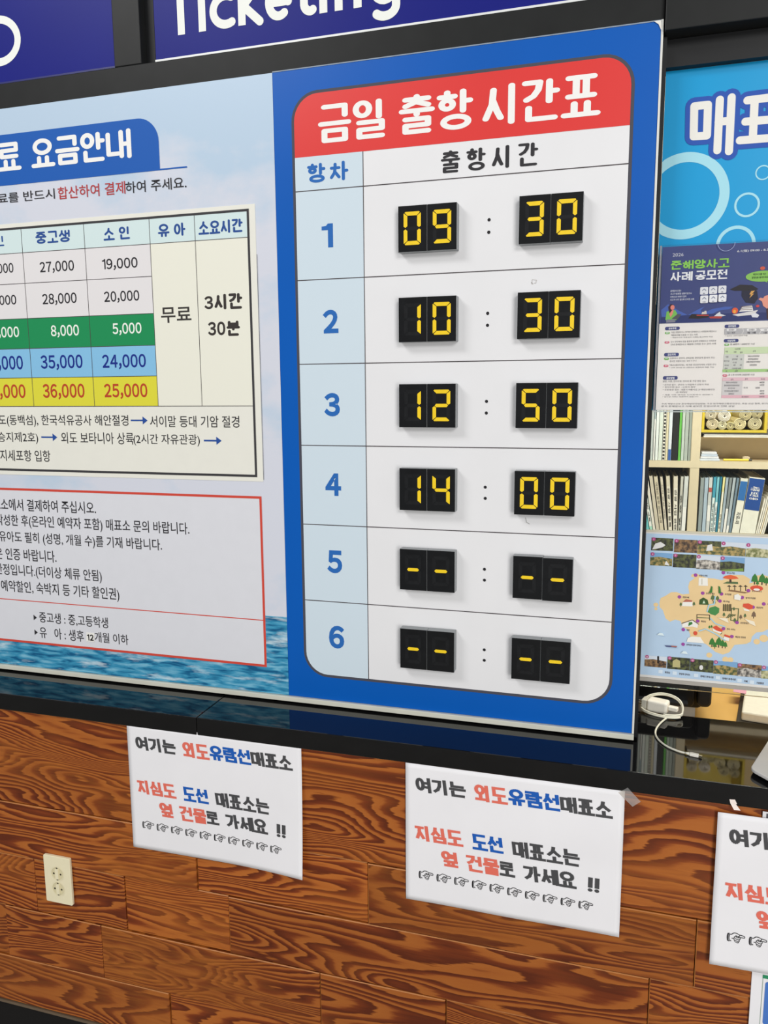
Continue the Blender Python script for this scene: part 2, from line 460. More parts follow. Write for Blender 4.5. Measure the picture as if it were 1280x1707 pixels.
ROWS = [(-0.735, -0.971, [-0.83, 0.45]), (-0.971, -1.110, [-0.884, -0.480, 0.160]), (-1.110, -1.249, [-1.329, -1.077, -0.808, 0.082, 0.40]),
        (-1.249, -1.388, [-1.425, -1.148, -0.592, -0.313, 0.30]), (-1.388, -1.515, [-0.972, -0.30, 0.20])]
rw = random.Random(11)
pm = MB(); seeds = []; lit_edge_m = mat('#b5763f', .45, .35, 0, .12, 60)
for (zt, zb, cuts) in ROWS:
    xs = [-1.75] + cuts + [1.2]
    for a, b in zip(xs[:-1], xs[1:]):
        yo = YF + rw.uniform(-.0026, .0026)
        g = .0007
        # each plank: a slab with a small chamfered arris
        x0, x1, z0, z1, c = a + g, b - g, zb + g, zt - g, .0016
        i0 = len(pm.f)
        P = [(x0, z0), (x1, z0), (x1, z1), (x0, z1)]; Q = [(x0 + c, z0 + c), (x1 - c, z0 + c), (x1 - c, z1 - c), (x0 + c, z1 - c)]
        pm.face([(q[0], yo, q[1]) for q in Q], woodm)
        for k in range(4):
            k2 = (k + 1) % 4
            pm.face([(P[k][0], yo + c, P[k][1]), (P[k2][0], yo + c, P[k2][1]), (Q[k2][0], yo, Q[k2][1]), (Q[k][0], yo, Q[k][1])], lit_edge_m if k in (2, 3) else woodm)  # raw-wood tone on top and left arrises paints in the light they catch
            pm.face([(P[k][0], yo + .016, P[k][1]), (P[k2][0], yo + .016, P[k2][1]), (P[k2][0], yo + c, P[k2][1]), (P[k][0], yo + c, P[k][1])], woodm)
        sd = (rw.random(), rw.random(), rw.random())
        seeds += [sd]*(len(pm.f) - i0)
front = pm.build('plank_cladding', counter)
att = front.data.attributes.new('plank_seed', 'FLOAT_VECTOR', 'FACE')
att.data.foreach_set('vector', [c for s in seeds for c in s])
MB().box(-1.75, 1.2, YF + .0165, 0.15, -1.52, -0.736, mat('#3a1d0e', .7, .2)).build('carcass', counter)
MB().box(-1.75, 1.2, YF - .004, YF + .012, -1.5225, -1.516, mat('#6a5a48', .4, .5)).build('base_strip', counter)
MB().box(-1.75, 1.2, YF + .002, 0.14, -1.75, -1.5230, mat('#131212', .5, .3)).build('plinth', counter)

def stone():
    m = bpy.data.materials.new('polished_black_stone'); m.use_nodes = True
    nt = m.node_tree; b = nt.nodes['Principled BSDF']
    b.inputs['Roughness'].default_value = .035; b.inputs['Specular IOR Level'].default_value = .5
    tc = nt.nodes.new('ShaderNodeTexCoord'); v = nt.nodes.new('ShaderNodeTexVoronoi'); v.inputs['Scale'].default_value = 130
    nt.links.new(tc.outputs['Object'], v.inputs['Vector'])
    r = nt.nodes.new('ShaderNodeValToRGB'); r.color_ramp.elements[0].position = .03; r.color_ramp.elements[1].position = .07
    r.color_ramp.elements[0].color = hexc('#2c2c30'); r.color_ramp.elements[1].color = hexc('#0d0d0e')
    nt.links.new(v.outputs['Distance'], r.inputs['Fac']); nt.links.new(r.outputs['Color'], b.inputs['Base Color'])
    return m
stonem = stone()
ledge = empty('stone_ledge', (-0.5, 0, -0.735))
tag(ledge, 'polished black stone ledge running along the top of the wooden counter', 'counter top')
MB().box(-1.75, -0.8645, -0.136, 0.16, -0.735, Z_LEDGE, stonem).build('ledge_slab', ledge, bevel=.002)
MB().box(-0.8635, 1.2, -0.136, 0.16, -0.735, Z_LEDGE, stonem).build('ledge_slab', ledge, bevel=.002)

# ------------------------------------------------------------------ blue signs above
def sign_mat():
    m = mat('#1f2a92', .22, .5, 0, .03, 4); return m
s1 = empty('hanging_sign', (-0.45, .03, 0.688)); tag(s1, 'dark blue sign with white Ticketing lettering above the timetable', 'sign')
signm = mat('#1e237c', .35, .10, 0, .05, 3); signw = ink('#eef0ea')
MB().box(-0.983, 0.036, 0.022, 0.04, 0.6975, 1.15, signm).build('sign_panel', s1)
MB().box(-0.983, 0.036, 0.019, 0.040, 0.6868, 0.6972, mat('#e9ebea', .3, .5)).build('white_edge', s1)
bx = lambda u, v: W(u, v, .0214)[0]
zb_ = (W(303, 57.4, .0214)[1] + W(338, 52.5, .0214)[1] + W(539, 22, .0214)[1])/3
xh, cap, lw_ = .068, .094, .0166; hw = lw_/2
def arc(cx, cz, rx, rz, a0, a1, n=20): return [(cx + rx*math.cos(math.radians(a0 + (a1 - a0)*k/n)), cz + rz*math.sin(math.radians(a0 + (a1 - a0)*k/n))) for k in range(n + 1)]
xT, xi, xk, xt, xj, xn0, xn1 = bx(302.5, 57), bx(337.5, 52), bx(403.5, 43), bx(507, 26), bx(539, 22), bx(564.5, 18), bx(596, 14)
xc0, xc1 = bx(350, 45) + hw, bx(391, 45); xe0, xe1 = bx(442, 20) + hw, bx(487, 20) - hw; xg0, xg1 = bx(615, 0) + hw, bx(667, 5) - hw
zm = zb_ + xh/2; rz_ = xh/2 - hw + .0012
flat_ = [stroke([(xT, zb_), (xT, zb_ + cap)], lw_, 'flat'), stroke([(xT - .034, zb_ + cap - hw), (xT + .034, zb_ + cap - hw)], lw_, 'flat')]
for x in (xi, xj): flat_ += [stroke([(x, zb_), (x, zb_ + xh)], lw_, 'flat'), [disc(x, zb_ + xh + .018, .0095)]]
flat_ += [stroke([(xk, zb_), (xk, zb_ + cap)], lw_, 'flat'), stroke([(bx(434, 42) - .001, zb_ + .003), (xk + .004, zb_ + .036), (xk + .032, zb_ + xh - .004)], lw_, 'round')]
rc = xc1 - xc0; flat_ += [stroke(arc(xc0 + rc*.60, zm, rc*.60, rz_, 62, 298), lw_, 'round')]
ce = (xe0 + xe1)/2; re_ = (xe1 - xe0)/2; flat_ += [stroke([(xe0, zm - .002), (xe1, zm - .002)], lw_*.85, 'flat'), stroke(arc(ce, zm, re_, rz_, -4, 305), lw_, 'round')]
flat_ += [stroke([(xt, zb_ + xh + .016), (xt, zb_ + .02)] + arc(xt + .014, zb_ + .0215, .014, .0140, 180, 275, 8) + [(bx(528, 27) - hw, zb_ + .0095)], lw_, 'round'), stroke([(xt - .012, zb_ + xh - hw), (xt + .024, zb_ + xh - hw)], lw_, 'flat')]
cn = (xn0 + xn1)/2; rn = (xn1 - xn0)/2
flat_ += [stroke([(xn0, zb_), (xn0, zb_ + xh)], lw_, 'flat'), stroke([(xn1, zb_), (xn1, zb_ + xh*.6)] , lw_, 'flat'), stroke(arc(cn, zb_ + xh*.6, rn, xh*.4 - hw, 0, 150), lw_, 'round')]
cg = (xg0 + xg1)/2; rg_ = (xg1 - xg0)/2
flat_ += [stroke(arc(cg, zm, rg_, rz_, 0, 360), lw_, 'round'), stroke([(xg1, zb_ + xh), (xg1, zb_ - .004)], lw_, 'flat'), stroke(arc(cg, zb_ - .004, rg_, .018, 0, -135), lw_, 'round')]
MB().flats(union([q for g_ in flat_ for q in g_]), .0214, signw).build('lettering', s1)
s2 = empty('hanging_sign', (-1.4, .03, 0.688)); tag(s2, 'dark blue sign with a white round letter at the far left top', 'sign')
MB().box(-1.75, -1.0735, 0.008, 0.04, 0.692, 1.15, signm).build('sign_panel', s2)
MB().box(-1.75, -1.0735, 0.006, 0.0078, 0.688, 0.6915, mat('#23276a', .3, .5)).build('sign_edge', s2)
cx, cz = W(35, 64, .008)[0] - .0605, W(-10, 70, .008)[1]
MB().flats(union(stroke(ell(cx - .052, cz - .044, cx + .052, cz + .044, 40), .0165, 'round', True)), .0074, signw).build('lettering', s2)

# ------------------------------------------------------------------ timetable board
YB = 0.0          # printed face of the two boards
paper_white = mat('#e6e6e8', .35, .35, 0, .012, 8)
blue = mat('#0459b4', .36, .25, 0, .03, 5)
tb = empty('timetable_board', (-0.335, YB, -0.679)); tag(tb, 'blue departure timetable board with red heading and six numbered rows', 'board')
MB().box(-0.7055, 0.0345, YB, YB + .007, -0.679, 0.6335, blue).build('board_panel', tb)
e = MB(); e.box(0.0346, 0.0384, YB - .002, YB + .0072, -0.679, 0.6355, mat('#dcdcd6', .4, .4)); e.box(-0.7055, 0.0345, YB - .0008, YB + .0072, 0.6336, 0.6356, mat('#8b98a8', .4, .4)); e.build('edge_trim', tb)
MB().prism([(0.022, .634), (0.034, .634), (0.0345, .618), (.030, .628)], YB - .0025, YB - .0005, mat('#e8e6e0', .5, .3)).build('peeled_corner', tb)
X0, X1, ZB_, ZT_ = -0.6605, -0.0120, -0.621, 0.585
XC = -0.5155
MB().flat(rrect(X0 - .006, ZB_ - .006, X1 + .006, ZT_ + .006, .056), YB - .0003, ink('#4b4b55')).build('table_border', tb)
tp = MB()
tp.flat(rrect(X0, ZB_, X1, ZT_, .05), YB - .0006, paper_white)
tp.flat(rrect(X0, ZB_, XC, .467, .05, (1, 0, 0, 0)), YB - .0009, ink('#cddce6'))
tp.build('table_sheet', tb)
MB().flat(rrect(X0, .467, X1, ZT_, .05, (0, 0, 1, 1)), YB - .0010, mat('#dc3a37', .35, .4, 0, .02, 5)).build('heading_banner', tb)
gl = MB(); lk = ink('#4a4446')
gl.flats(union([rect(X0, z - .0009, X1, z + .0009) for z in (.4015, .2265, .056, -.114, -.2845, -.4535)] + [rect(XC - .0008, ZB_, XC + .0008, .467)]), YB - .0012, lk)
gl.build('grid_lines', tb)
tw = ink('#f0efec')
for t, bl, tr in (('금일', (531, 239), (644, 166)), ('출항', (665, 227), (789, 152)), ('시간표', (803, 208), (1003, 126))):
    x0 = W(*bl)[0]; x1 = W(*tr)[0]
    MB().flats(bold_text(t, (x0, .4895), (x1, .5610), .0128, .03, squash=1.5), YB - .0013, tw).build('heading_lettering', tb)
tx = MB(); tk = ink('#333235')
tx.flats(bold_text('출항시간', (W(735, 280)[0], .4125), (W(897, 260)[0], .4530), .0070, .30, squash=1.5), YB - .0013, tk)
tx.build('column_lettering', tb)
tx = MB(); tbk = ink('#2a68b4')
tx.flats(bold_text('항차', (W(512, 290)[0], .4160), (W(581, 290)[0], .4530), .0066, .22), YB - .0013, tbk)
tx.build('column_lettering', tb)
for n, bl, tr in (('1', (537, 413.3), (555, 372.3)), ('2', (538.8, 556), (563.9, 516)), ('3', (541, 694), (566.4, 655)),
                  ('4', (543, 826), (568.5, 789.3)), ('5', (546, 954.5), (570.2, 918)), ('6', (549, 1079.5), (573.8, 1044))):
    MB().flats(wide_box(n, W(*bl), W(*tr), .042), YB - .0013, tbk).build('row_number', tb)
for p, q in (((815.3, 366.6), (814.8, 387.4)), ((813, 522.4), (812.7, 542.3)), ((811, 669.1), (810.7, 688.5)),
             ((808.9, 812), (808.9, 830.6)), ((807.6, 948.8), (807.6, 966.9)), ((807.3, 1083), (807.3, 1100.4))):
    m_ = MB()
    for k in (p, q): m_.flat(disc(*W(*k), .0031), YB - .0013, ink('#262528'))
    m_.build('colon', tb)
# scuffs of old glue on the sheet
sm = MB(); rs = random.Random(4)
gx, gz = W(890, 470)
for k in range(3): sm.flats(joined([(gx + rs.uniform(-.006, .006), gz + rs.uniform(-.005, .005)) for _ in range(3)], .0009), YB - .0013, ink('#b4b0ac'))
gx, gz = W(876, 868)
sm.flats(joined([(gx, gz + .006), (gx + .002, gz - .003), (gx + .008, gz - .006)], .0012), YB - .0013, ink('#a8a8a6'))
sm.build('glue_scuff', tb)

# ------------------------------------------------------------------ twelve flip-digit displays stuck on the board
tile_m = mat('#141517', .3, .3, 0, .15, 60); tile_side = mat('#8e9294', .4, .5, 0, .04)
yel = mat('#f2cd22', .45, .35, 0, .04, 80); off_m = mat('#191a1c', .35, .3, 0, .2, 90); line_m = ink('#0b0b0c')
SEG = {'0': 'abcdef', '1': 'bc', '2': 'abged', '3': 'abgcd', '4': 'fgbc', '5': 'afgcd', '9': 'abfgcd', '-': 'g'}
def segs(x0, x1, zt, zb):
    t, g, zm = .0074, .0007, (zt + zb)/2; c = .003; h = t/2
    return {
     'a': [(x0 + c + g, zt), (x1 - c - g, zt), (x1 - g - .0012, zt - .0018), (x1 - t - g, zt - t), (x0 + t + g, zt - t), (x0 + g + .0012, zt - .0018)][::-1],
     'd': [(x0 + c + g, zb), (x1 - c - g, zb), (x1 - g - .0012, zb + .0018), (x1 - t - g, zb + t), (x0 + t + g, zb + t), (x0 + g + .0012, zb + .0018)],
     'f': [(x0, zt - c), (x0 + .0012, zt - .0032), (x0 + t, zt - t - g), (x0 + t, zm + h + g), (x0 + h, zm + g*2), (x0, zm + h)],
     'e': [(x0, zb + c), (x0, zm - h), (x0 + h, zm - g*2), (x0 + t, zm - h - g), (x0 + t, zb + t + g), (x0 + .0012, zb + .0032)],
     'b': [(x1, zt - c), (x1, zm + h), (x1 - h, zm + g*2), (x1 - t, zm + h + g), (x1 - t, zt - t - g), (x1 - .0012, zt - .0032)],
     'c': [(x1, zb + c), (x1 - .0012, zb + .0032), (x1 - t, zb + t + g), (x1 - t, zm - h - g), (x1 - h, zm - g*2), (x1, zm - h)],
     'g': [(x0 + h + g, zm), (x0 + t, zm - h*.9), (x1 - t, zm - h*.9), (x1 - h - g, zm), (x1 - t, zm + h*.9), (x0 + t, zm + h*.9)]}
ROWT = [(.3530, .3548, '09', '30'), (.1808, .1812, '10', '30'), (.0126, .0126, '12', '50'), (-.1563, -.1567, '14', '00'),
        (-.3236, -.3258, '--', '--'), (-.4938, -.4945, '--', '--')]
DW, DH, DT = .1160, .0862, .022
ORD = ['first', 'second', 'third', 'fourth', 'fifth', 'sixth']
for r, (zl, zr, tl, tr_) in enumerate(ROWT):
    for side, x, zt, txt in (('hour', -.4375, zl, tl), ('minute', -.2037, zr, tr_)):
        root = empty('digit_display', (x + DW/2, YB - .0014, zt - DH))
        what = ('showing yellow ' + txt) if txt != '--' else 'showing two yellow dashes'
        tag(root, 'black digit display %s in the %s column of the %s timetable row' % (what, side, ORD[r]), 'digit display', 'digit displays on the timetable')
        for k in (0, 1):
            dz = -.0012 if (k == 1 and (r, side) in ((4, 'minute'),)) else 0
            tx0 = x + k*DW/2 + (.0002 if k else 0); tx1 = x + (k + 1)*DW/2 - (0 if k else .0002)
            tm = MB()
            tm.box(tx0, tx1, YB - .0014 - DT, YB - .0014, zt - DH + dz, zt + dz, tile_m, tile_side)
            tile = tm.build('digit_tile', root, bevel=.0006)
            dx0, dx1 = (x + .0112, x + .0456) if k == 0 else (x + .0692, x + .1052)
            S = segs(dx0, dx1, zt - .0115 + dz, zt - .0735 + dz)
            yf = YB - .0014 - DT
            om = MB()
            for s_, poly in S.items():
                if s_ not in SEG[txt[k]]: om.flat(poly, yf - .0002, off_m)
            if om.f: om.build('blank_segments', tile)
            for s_ in SEG[txt[k]]:
                MB().prism(S[s_], yf - .0008, yf - .0001, yel, line_m).build('lit_segment', tile)

# ------------------------------------------------------------------ fare board with sky and sea print
def sky_print():
    m = bpy.data.materials.new('sky_and_sea_print'); m.use_nodes = True
    nt = m.node_tree; N = nt.nodes; L = nt.links; b = N['Principled BSDF']
    b.inputs['Roughness'].default_value = .33; b.inputs['Specular IOR Level'].default_value = .4
    tc = N.new('ShaderNodeTexCoord'); sp = N.new('ShaderNodeSeparateXYZ'); L.new(tc.outputs['Object'], sp.inputs[0])
    # printed clouds
    mp = N.new('ShaderNodeMapping'); mp.inputs['Scale'].default_value = (2.6, 1, 4.2); mp.inputs['Location'].default_value = (.35, 0, 1.3)
    L.new(tc.outputs['Object'], mp.inputs['Vector'])
    n = N.new('ShaderNodeTexNoise'); n.inputs['Scale'].default_value = 1.5; n.inputs['Detail'].default_value = 7; n.inputs['Roughness'].default_value = .55
    L.new(mp.outputs[0], n.inputs['Vector'])
    mr = N.new('ShaderNodeMapRange'); mr.inputs['From Min'].default_value = .35; mr.inputs['From Max'].default_value = .64; L.new(sp.outputs['Z'], mr.inputs['Value'])
    ma = N.new('ShaderNodeMath'); ma.operation = 'MULTIPLY_ADD'; L.new(mr.outputs[0], ma.inputs[0]); ma.inputs[1].default_value = -.34; L.new(n.outputs['Fac'], ma.inputs[2])
    r = N.new('ShaderNodeValToRGB'); r.color_ramp.elements[0].position = .28; r.color_ramp.elements[1].position = .47
    r.color_ramp.elements[0].color = hexc('#b7cce0'); r.color_ramp.elements[1].color = hexc('#d4d7e2')
    L.new(ma.outputs[0], r.inputs['Fac'])
    # printed sea
    mp2 = N.new('ShaderNodeMapping'); mp2.inputs['Scale'].default_value = (17, 1, 100); L.new(tc.outputs['Object'], mp2.inputs['Vector'])
    n2 = N.new('ShaderNodeTexNoise'); n2.inputs['Scale'].default_value = 1.0; n2.inputs['Detail'].default_value = 6; n2.inputs['Distortion'].default_value = .5
    L.new(mp2.outputs[0], n2.inputs['Vector'])
    r2 = N.new('ShaderNodeValToRGB'); r2.color_ramp.elements[0].position = .36; r2.color_ramp.elements[1].position = .68
    r2.color_ramp.elements[0].color = hexc('#125a86'); r2.color_ramp.elements[1].color = hexc('#7fbdd6')
    e_ = r2.color_ramp.elements.new(.5); e_.color = hexc('#3a93b9'); 
    L.new(n2.outputs['Fac'], r2.inputs['Fac'])
    mp3 = N.new('ShaderNodeMapping'); mp3.inputs['Scale'].default_value = (6, 1, 34); L.new(tc.outputs['Object'], mp3.inputs['Vector'])
    n3 = N.new('ShaderNodeTexNoise'); n3.inputs['Scale'].default_value = 1.3; n3.inputs['Detail'].default_value = 8; n3.inputs['Roughness'].default_value = .6
    L.new(mp3.outputs[0], n3.inputs['Vector'])
    r3 = N.new('ShaderNodeValToRGB'); r3.color_ramp.elements[0].position = .54; r3.color_ramp.elements[1].position = .70
    r3.color_ramp.elements[0].color = (0, 0, 0, 1); r3.color_ramp.elements[1].color = (1, 1, 1, 1)
    L.new(n3.outputs['Fac'], r3.inputs['Fac'])
    mx = N.new('ShaderNodeMix'); mx.data_type = 'RGBA'; L.new(r3.outputs['Color'], mx.inputs[0]); L.new(r2.outputs['Color'], mx.inputs[6]); mx.inputs[7].default_value = hexc('#d3e4ea')
    st = N.new('ShaderNodeMath'); st.operation = 'LESS_THAN'; L.new(sp.outputs['Z'], st.inputs[0]); st.inputs[1].default_value = -.497
    m2 = N.new('ShaderNodeMix'); m2.data_type = 'RGBA'; L.new(st.outputs[0], m2.inputs[0]); L.new(r.outputs['Color'], m2.inputs[6]); L.new(mx.outputs[2], m2.inputs[7])
    L.new(m2.outputs[2], b.inputs['Base Color'])
    return m
fb = empty('fare_board', (-1.2, YB, -0.679)); tag(fb, 'pale sky and sea fare board with price table, left of the blue timetable', 'board')
pn = MB().box(-1.75, -0.7060, YB, YB + .007, -0.679, 0.6335, sky_print())
pn = pn.build('board_panel', fb)
pn.data.transform(Matrix.Translation(origin(fb))); pn.location = -Vector(fb.location)   # keep object coordinates on the wall's own axes
L0 = -1.75
def zz(u, v): return W(u, v)[1]
bb = ink('#1c5bb0')
z_b = zz(200, 290); 
zt = zz(235, 197); xr = W(265, 240)[0]; zu = zz(290, 281)
mb = MB(); mb.flat(rrect(L0, zu - .0, xr, zt, .05, (0, 0, 1, 0), 10), YB - .0006, bb)
mb.flat(rect(L0, zu - .0008, W(312, 278)[0], zu + .0022), YB - .0007, bb); mb.build('heading_banner', fb)
MB().flats(bold_text('료 요금안내', (W(-2, 285)[0], W(52, 281)[1]), (W(219, 240)[0], W(217, 217)[1] + .004), .0114, .02, .38, squash=1.3), YB - .0010, tw).build('heading_lettering', fb)
kt = ink('#2b2a2e'); rt = ink('#b23a3c'); nb = ink('#2c4f92')
def line(parts, name, parent, y=YB - .0010, ox=0, oy=0, s=1.0, B=.006, fn=text_box):
    m_ = MB()
    for t, bl, tr, c in parts:
        m_.flats(fn(t, W(ox + bl[0]/s, oy + bl[1]/s), W(ox + tr[0]/s, oy + tr[1]/s), B), y, c)
    return m_.build(name, parent)
line([('료를 반드시', (-6, 680), (182, 628), kt), ('합산하여 결제', (195, 666), (417, 603), rt), ('하여 주세요.', (420, 646), (621, 588), kt)], 'notice_lettering', fb, s=2, B=.008)
# pasted price sheet
S3 = dict(ox=0, oy=280, s=2.783)
def w3(x, y): return W(x/2.783, 280 + y/2.783)
ps = MB()
xe = w3(1196, 600)[0]; ze0 = w3(1222, 1455)[1]; ze1 = w3(1180, 166)[1]
cream = mat('#e7e6dc', .4, .3, 0, .01); ps.prism(rect(L0, ze0, xe, ze1), YB - .0008, YB - .0002, cream)
sheet = ps.build('price_sheet', fb)
xb = w3(1155, 190)[0]; zb0 = w3(1192, 1434)[1]; zb1 = w3(1155, 189)[1]
bd = MB(); dk = ink('#3c3b3e')
for q in (rect(L0, zb1 - .0050, xb, zb1), rect(xb - .0052, zb0 + .0052, xb, zb1 - .0050), rect(L0, zb0, xb, zb0 + .0052)): bd.flat(q, YB - .0013, dk)
xl2 = w3(1203, 700)[0]; bd.flat(rect(xl2 - .0009, w3(1212, 1446)[1], xl2, w3(1203, 400)[1]), YB - .0013, dk)
bd.build('table_border', sheet)
xc = [w3(98, 275)[0], w3(388, 255)[0], w3(692, 237)[0], w3(902, 222)[0], xb - .0042]
zr_ = [w3(700, 234)[1], w3(697, 353)[1], w3(703, 503)[1], w3(711, 675)[1], w3(720, 822)[1], w3(727, 965)[1], w3(734, 1105)[1]]
xc0 = xc[2]
cl = MB()
cl.flat(rect(L0, zr_[1], xb - .0042, zb1 - .0042), YB - .0010, ink('#d2e4e4'))
for k, c in ((1, '#e2dfe0'), (2, '#e2dfe0'), (3, '#1f8c55'), (4, '#85bee2'), (5, '#dcd640')):
    cl.flat(rect(L0, zr_[k + 1], xc0, zr_[k]), YB - .0010, ink(c))
cl.flat(rect(xc0, zr_[6], xb - .0042, zr_[1]), YB - .0010, ink('#e9e8da'))
cl.build('table_cells', sheet)
g2 = MB()
g2.flats(union([rect(L0, zr_[k] - .0007, (xb - .0053 if k in (1, 6) else xc0), zr_[k] + .0007) for k in range(1, 7)] + [rect(x - .0007, zr_[6], x + .0007, zb1 - .0051) for x in xc[:4]]), YB - .0012, lk)
g2.build('grid_lines', sheet)
hd = MB()
for t, x0, x1, y0, y1, wd, gp in (('인', -22, 20, 314, 366, .0042, .1), ('중고생', 168, 324, 290, 350, .0048, .06), ('소 인', 482, 604, 273, 336, .0050, .06), ('유 아', 735, 860, 255, 320, .0050, .06), ('소요시간', 922, 1126, 240, 306, .0050, .03)):
    zc0 = w3((x0 + x1)/2, y1 - 2)[1]; zc1 = w3((x0 + x1)/2, y0 + 2)[1]
    hd.flats(bold_text(t, (w3(x0, y1)[0], zc0 - .0), (w3(x1, y0)[0], zc1), wd, gp, .25), YB - .0013, nb)
hd.build('column_lettering', sheet)
def nums(items, c, B, name='fare_figures'):
    for t, x0, y0, x1, y1 in items: line([(t, (x0, y1), (x1, y0), c)], name, sheet, y=YB - .0013, B=B, fn=wide_box, **S3)
nums([('000', -8, 440, 62, 490), ('27,000', 188, 427, 343, 492), ('19,000', 477, 413, 638, 478)], kt, .018)
nums([('000', 0, 588, 75, 637), ('28,000', 200, 577, 355, 640), ('20,000', 486, 566, 646, 629)], kt, .018)
nums([(',000', -4, 735, 88, 794), ('8,000', 240, 726, 366, 788), ('5,000', 525, 716, 656, 778)], ink('#eef2ea'), .020)
nums([(',000', -4, 870, 105, 945), ('35,000', 193, 865, 382, 940), ('24,000', 478, 862, 676, 936)], ink('#1c2f86'), .022)
nums([(',000', 3, 1003, 117, 1076), ('36,000', 203, 1000, 391, 1075), ('25,000', 487, 999, 683, 1073)], ink('#b8452c'), .024)
line([('무료', (750, 720), (887, 642), ink('#3a3735'))], 'fare_lettering', sheet, y=YB - .0013, B=.016, **S3)
dl = MB(); 
for t, x0, y0, x1, y1 in (('시간', 996, 580, 1124, 658), ('분', 1054, 708, 1113, 780)):
    dl.flats(bold_text(t, w3(x0, y1), w3(x1, y0), .0066, .04), YB - .0013, ink('#3a3533'))
for t, x0, y0, x1, y1 in (('3', 950, 594, 988, 656), ('30', 967, 712, 1045, 778)):
    dl.flats(wide_box(t, w3(x0, y1), w3(x1, y0), .034), YB - .0013, ink('#3a3533'))
dl.build('duration_lettering', sheet)
line([('도(동백섬), 한국석유공사 해안절경', (-2, 1200), (595, 1146), kt), ('서이말 등대 기암 절경', (698, 1202), (1110, 1150), kt),
      ('승지제2호)', (-6, 1278), (176, 1226), kt), ('외도 보타니아 상륙', (287, 1278), (620, 1228), kt), ('(2시간 자유관광)', (622, 1287), (927, 1236), kt),
      ('지세포항 입항', (4, 1358), (233, 1310), kt)], 'route_lettering', sheet, y=YB - .0013, B=.004, **S3)
arb = ink('#2a4f9a')
for x0, x1, y in ((608, 686, 1171), (193, 267, 1249), (947, 1029, 1265)):
    a = w3(x0, y); b = w3(x1, y); z = (a[1] + b[1])/2; q = a[0]
    MB().flat([(q, z - .0018), (b[0] - .013, z - .0018), (b[0] - .013, z - .009), (b[0], z), (b[0] - .013, z + .009), (b[0] - .013, z + .0018), (q, z + .0018)], YB - .0013, arb).build('route_arrow', sheet)
# red framed notice
nbx = W(444.5, 1100)[0]; nz0 = W(445, 1112)[1]; nz1 = W(437, 827.5)[1]
nm = MB(); nm.flat(rect(L0, nz0, nbx, nz1), YB - .0004, mat('#dbdce2', .35, .35, 0, .01)); 
rdf = ink('#cf4a3c')
for q in (rect(L0, nz1 - .0055, nbx, nz1), rect(nbx - .0055, nz0 + .0055, nbx, nz1 - .0055), rect(L0, nz0, nbx, nz0 + .0055)): nm.flat(q, YB - .0007, rdf)
zi = W(440, 1034)[1]; nm.flat(rect(L0, zi - .0011, nbx - .0055, zi + .0011), YB - .0007, rdf)
nm.build('notice_panel', fb)
S4 = dict(ox=0, oy=780, s=2.56)
line([('표소에서 결제하여 주십시오.', (-26, 178), (408, 145), kt), ('작성한 후(온라인 예약자 포함) 매표소 문의 바랍니다.', (-14, 251), (807, 233), kt),
      ('유아도 필히 (성명, 개월 수)를 기재 바랍니다.', (0, 320), (690, 304), kt), ('은 인증 바랍니다.', (-16, 388), (239, 354), kt),
      ('한정입니다.(더이상 체류 안됨)', (-16, 460), (433, 436), kt), ('예약할인, 숙박지 등 기타 할인권)', (8, 532), (508, 513), kt),
      ('중고생 : 중,고등학생', (170, 660), (460, 638), kt), ('유   아 : 생후', (172, 724), (357, 694), kt), ('개월 이하', (406, 742), (547, 712), kt)], 'notice_lettering', fb, B=.006, **S4)
tri = MB()
for x, y in ((151, 638), (155, 701)):
    a = W(x/2.56, 780 + y/2.56); tri.flat([(a[0] - .0045, a[1] - .007), (a[0] + .005, a[1]), (a[0] - .0045, a[1] + .007)], YB - .0010, kt)
tri.build('bullet_mark', fb)
pt = MB(); pt.prism([W(370/2.56, 780 + 740/2.56), W(404/2.56, 780 + 742/2.56), W(404/2.56, 780 + 704/2.56), W(370/2.56, 780 + 701/2.56)], YB - .0012, YB - .0008, mat('#efeee8', .5, .3))
pt.flats(wide_box('12', W(374/2.56, 780 + 735/2.56), W(400/2.56, 780 + 711/2.56), .04), YB - .0015, ink('#1c1b1c'))
pt.build('correction_sticker', fb)

# ------------------------------------------------------------------ notices on plain paper taped to the counter
PX, PZ = -1.041, -0.7292
def lp(zx, zy):
    x, z = W(180 + zx/3.5556, 1180 + zy/3.5556, -.133); return (x - PX, z - PZ)
pblack, pred, pblue = ink('#4a4a4c'), ink('#e2705f'), ink('#1f5cb4')
PTEXT = []
for t, x0, y0a, y0b, x1, y1a, y1b, c in (
    ('여기는', 168, 172, 240, 402, 186, 276, pblack), ('외도', 448, 205, 290, 598, 214, 302, pred), ('유람선', 606, 222, 306, 848, 248, 334, pblue), ('매표소', 850, 262, 338, 1092, 278, 368, pblack),
    ('지심도', 182, 430, 503, 402, 444, 532, pred), ('도선', 450, 466, 548, 596, 482, 566, pblue), ('매표소는', 641, 505, 580, 956, 534, 630, pblack),
    ('옆', 313, 560, 640, 388, 568, 648, pred), ('건물', 432, 580, 664, 584, 602, 686, pred), ('로', 586, 610, 684, 656, 616, 692, pblack), ('가세요', 702, 632, 708, 946, 656, 744, pblack), ('!!', 1002, 682, 754, 1060, 692, 768, pblack)):
    a = lp(x0, y0b); b = lp(x1, y1a); a2 = lp(x0, y0a); b2 = lp(x1, y1b)
    PTEXT.append((t, (a[0], (a[1] + b2[1])/2), (b[0], (b[1] + a2[1])/2), c))
HANDS = []
for k in range(10):
    zx = 210 + (967 - 210)*k/9; zy0 = 672 + (814 - 672)*k/9; 
    HANDS.append((lp(zx, zy0 + 37), lp(zx + 67, zy0 + 1)))
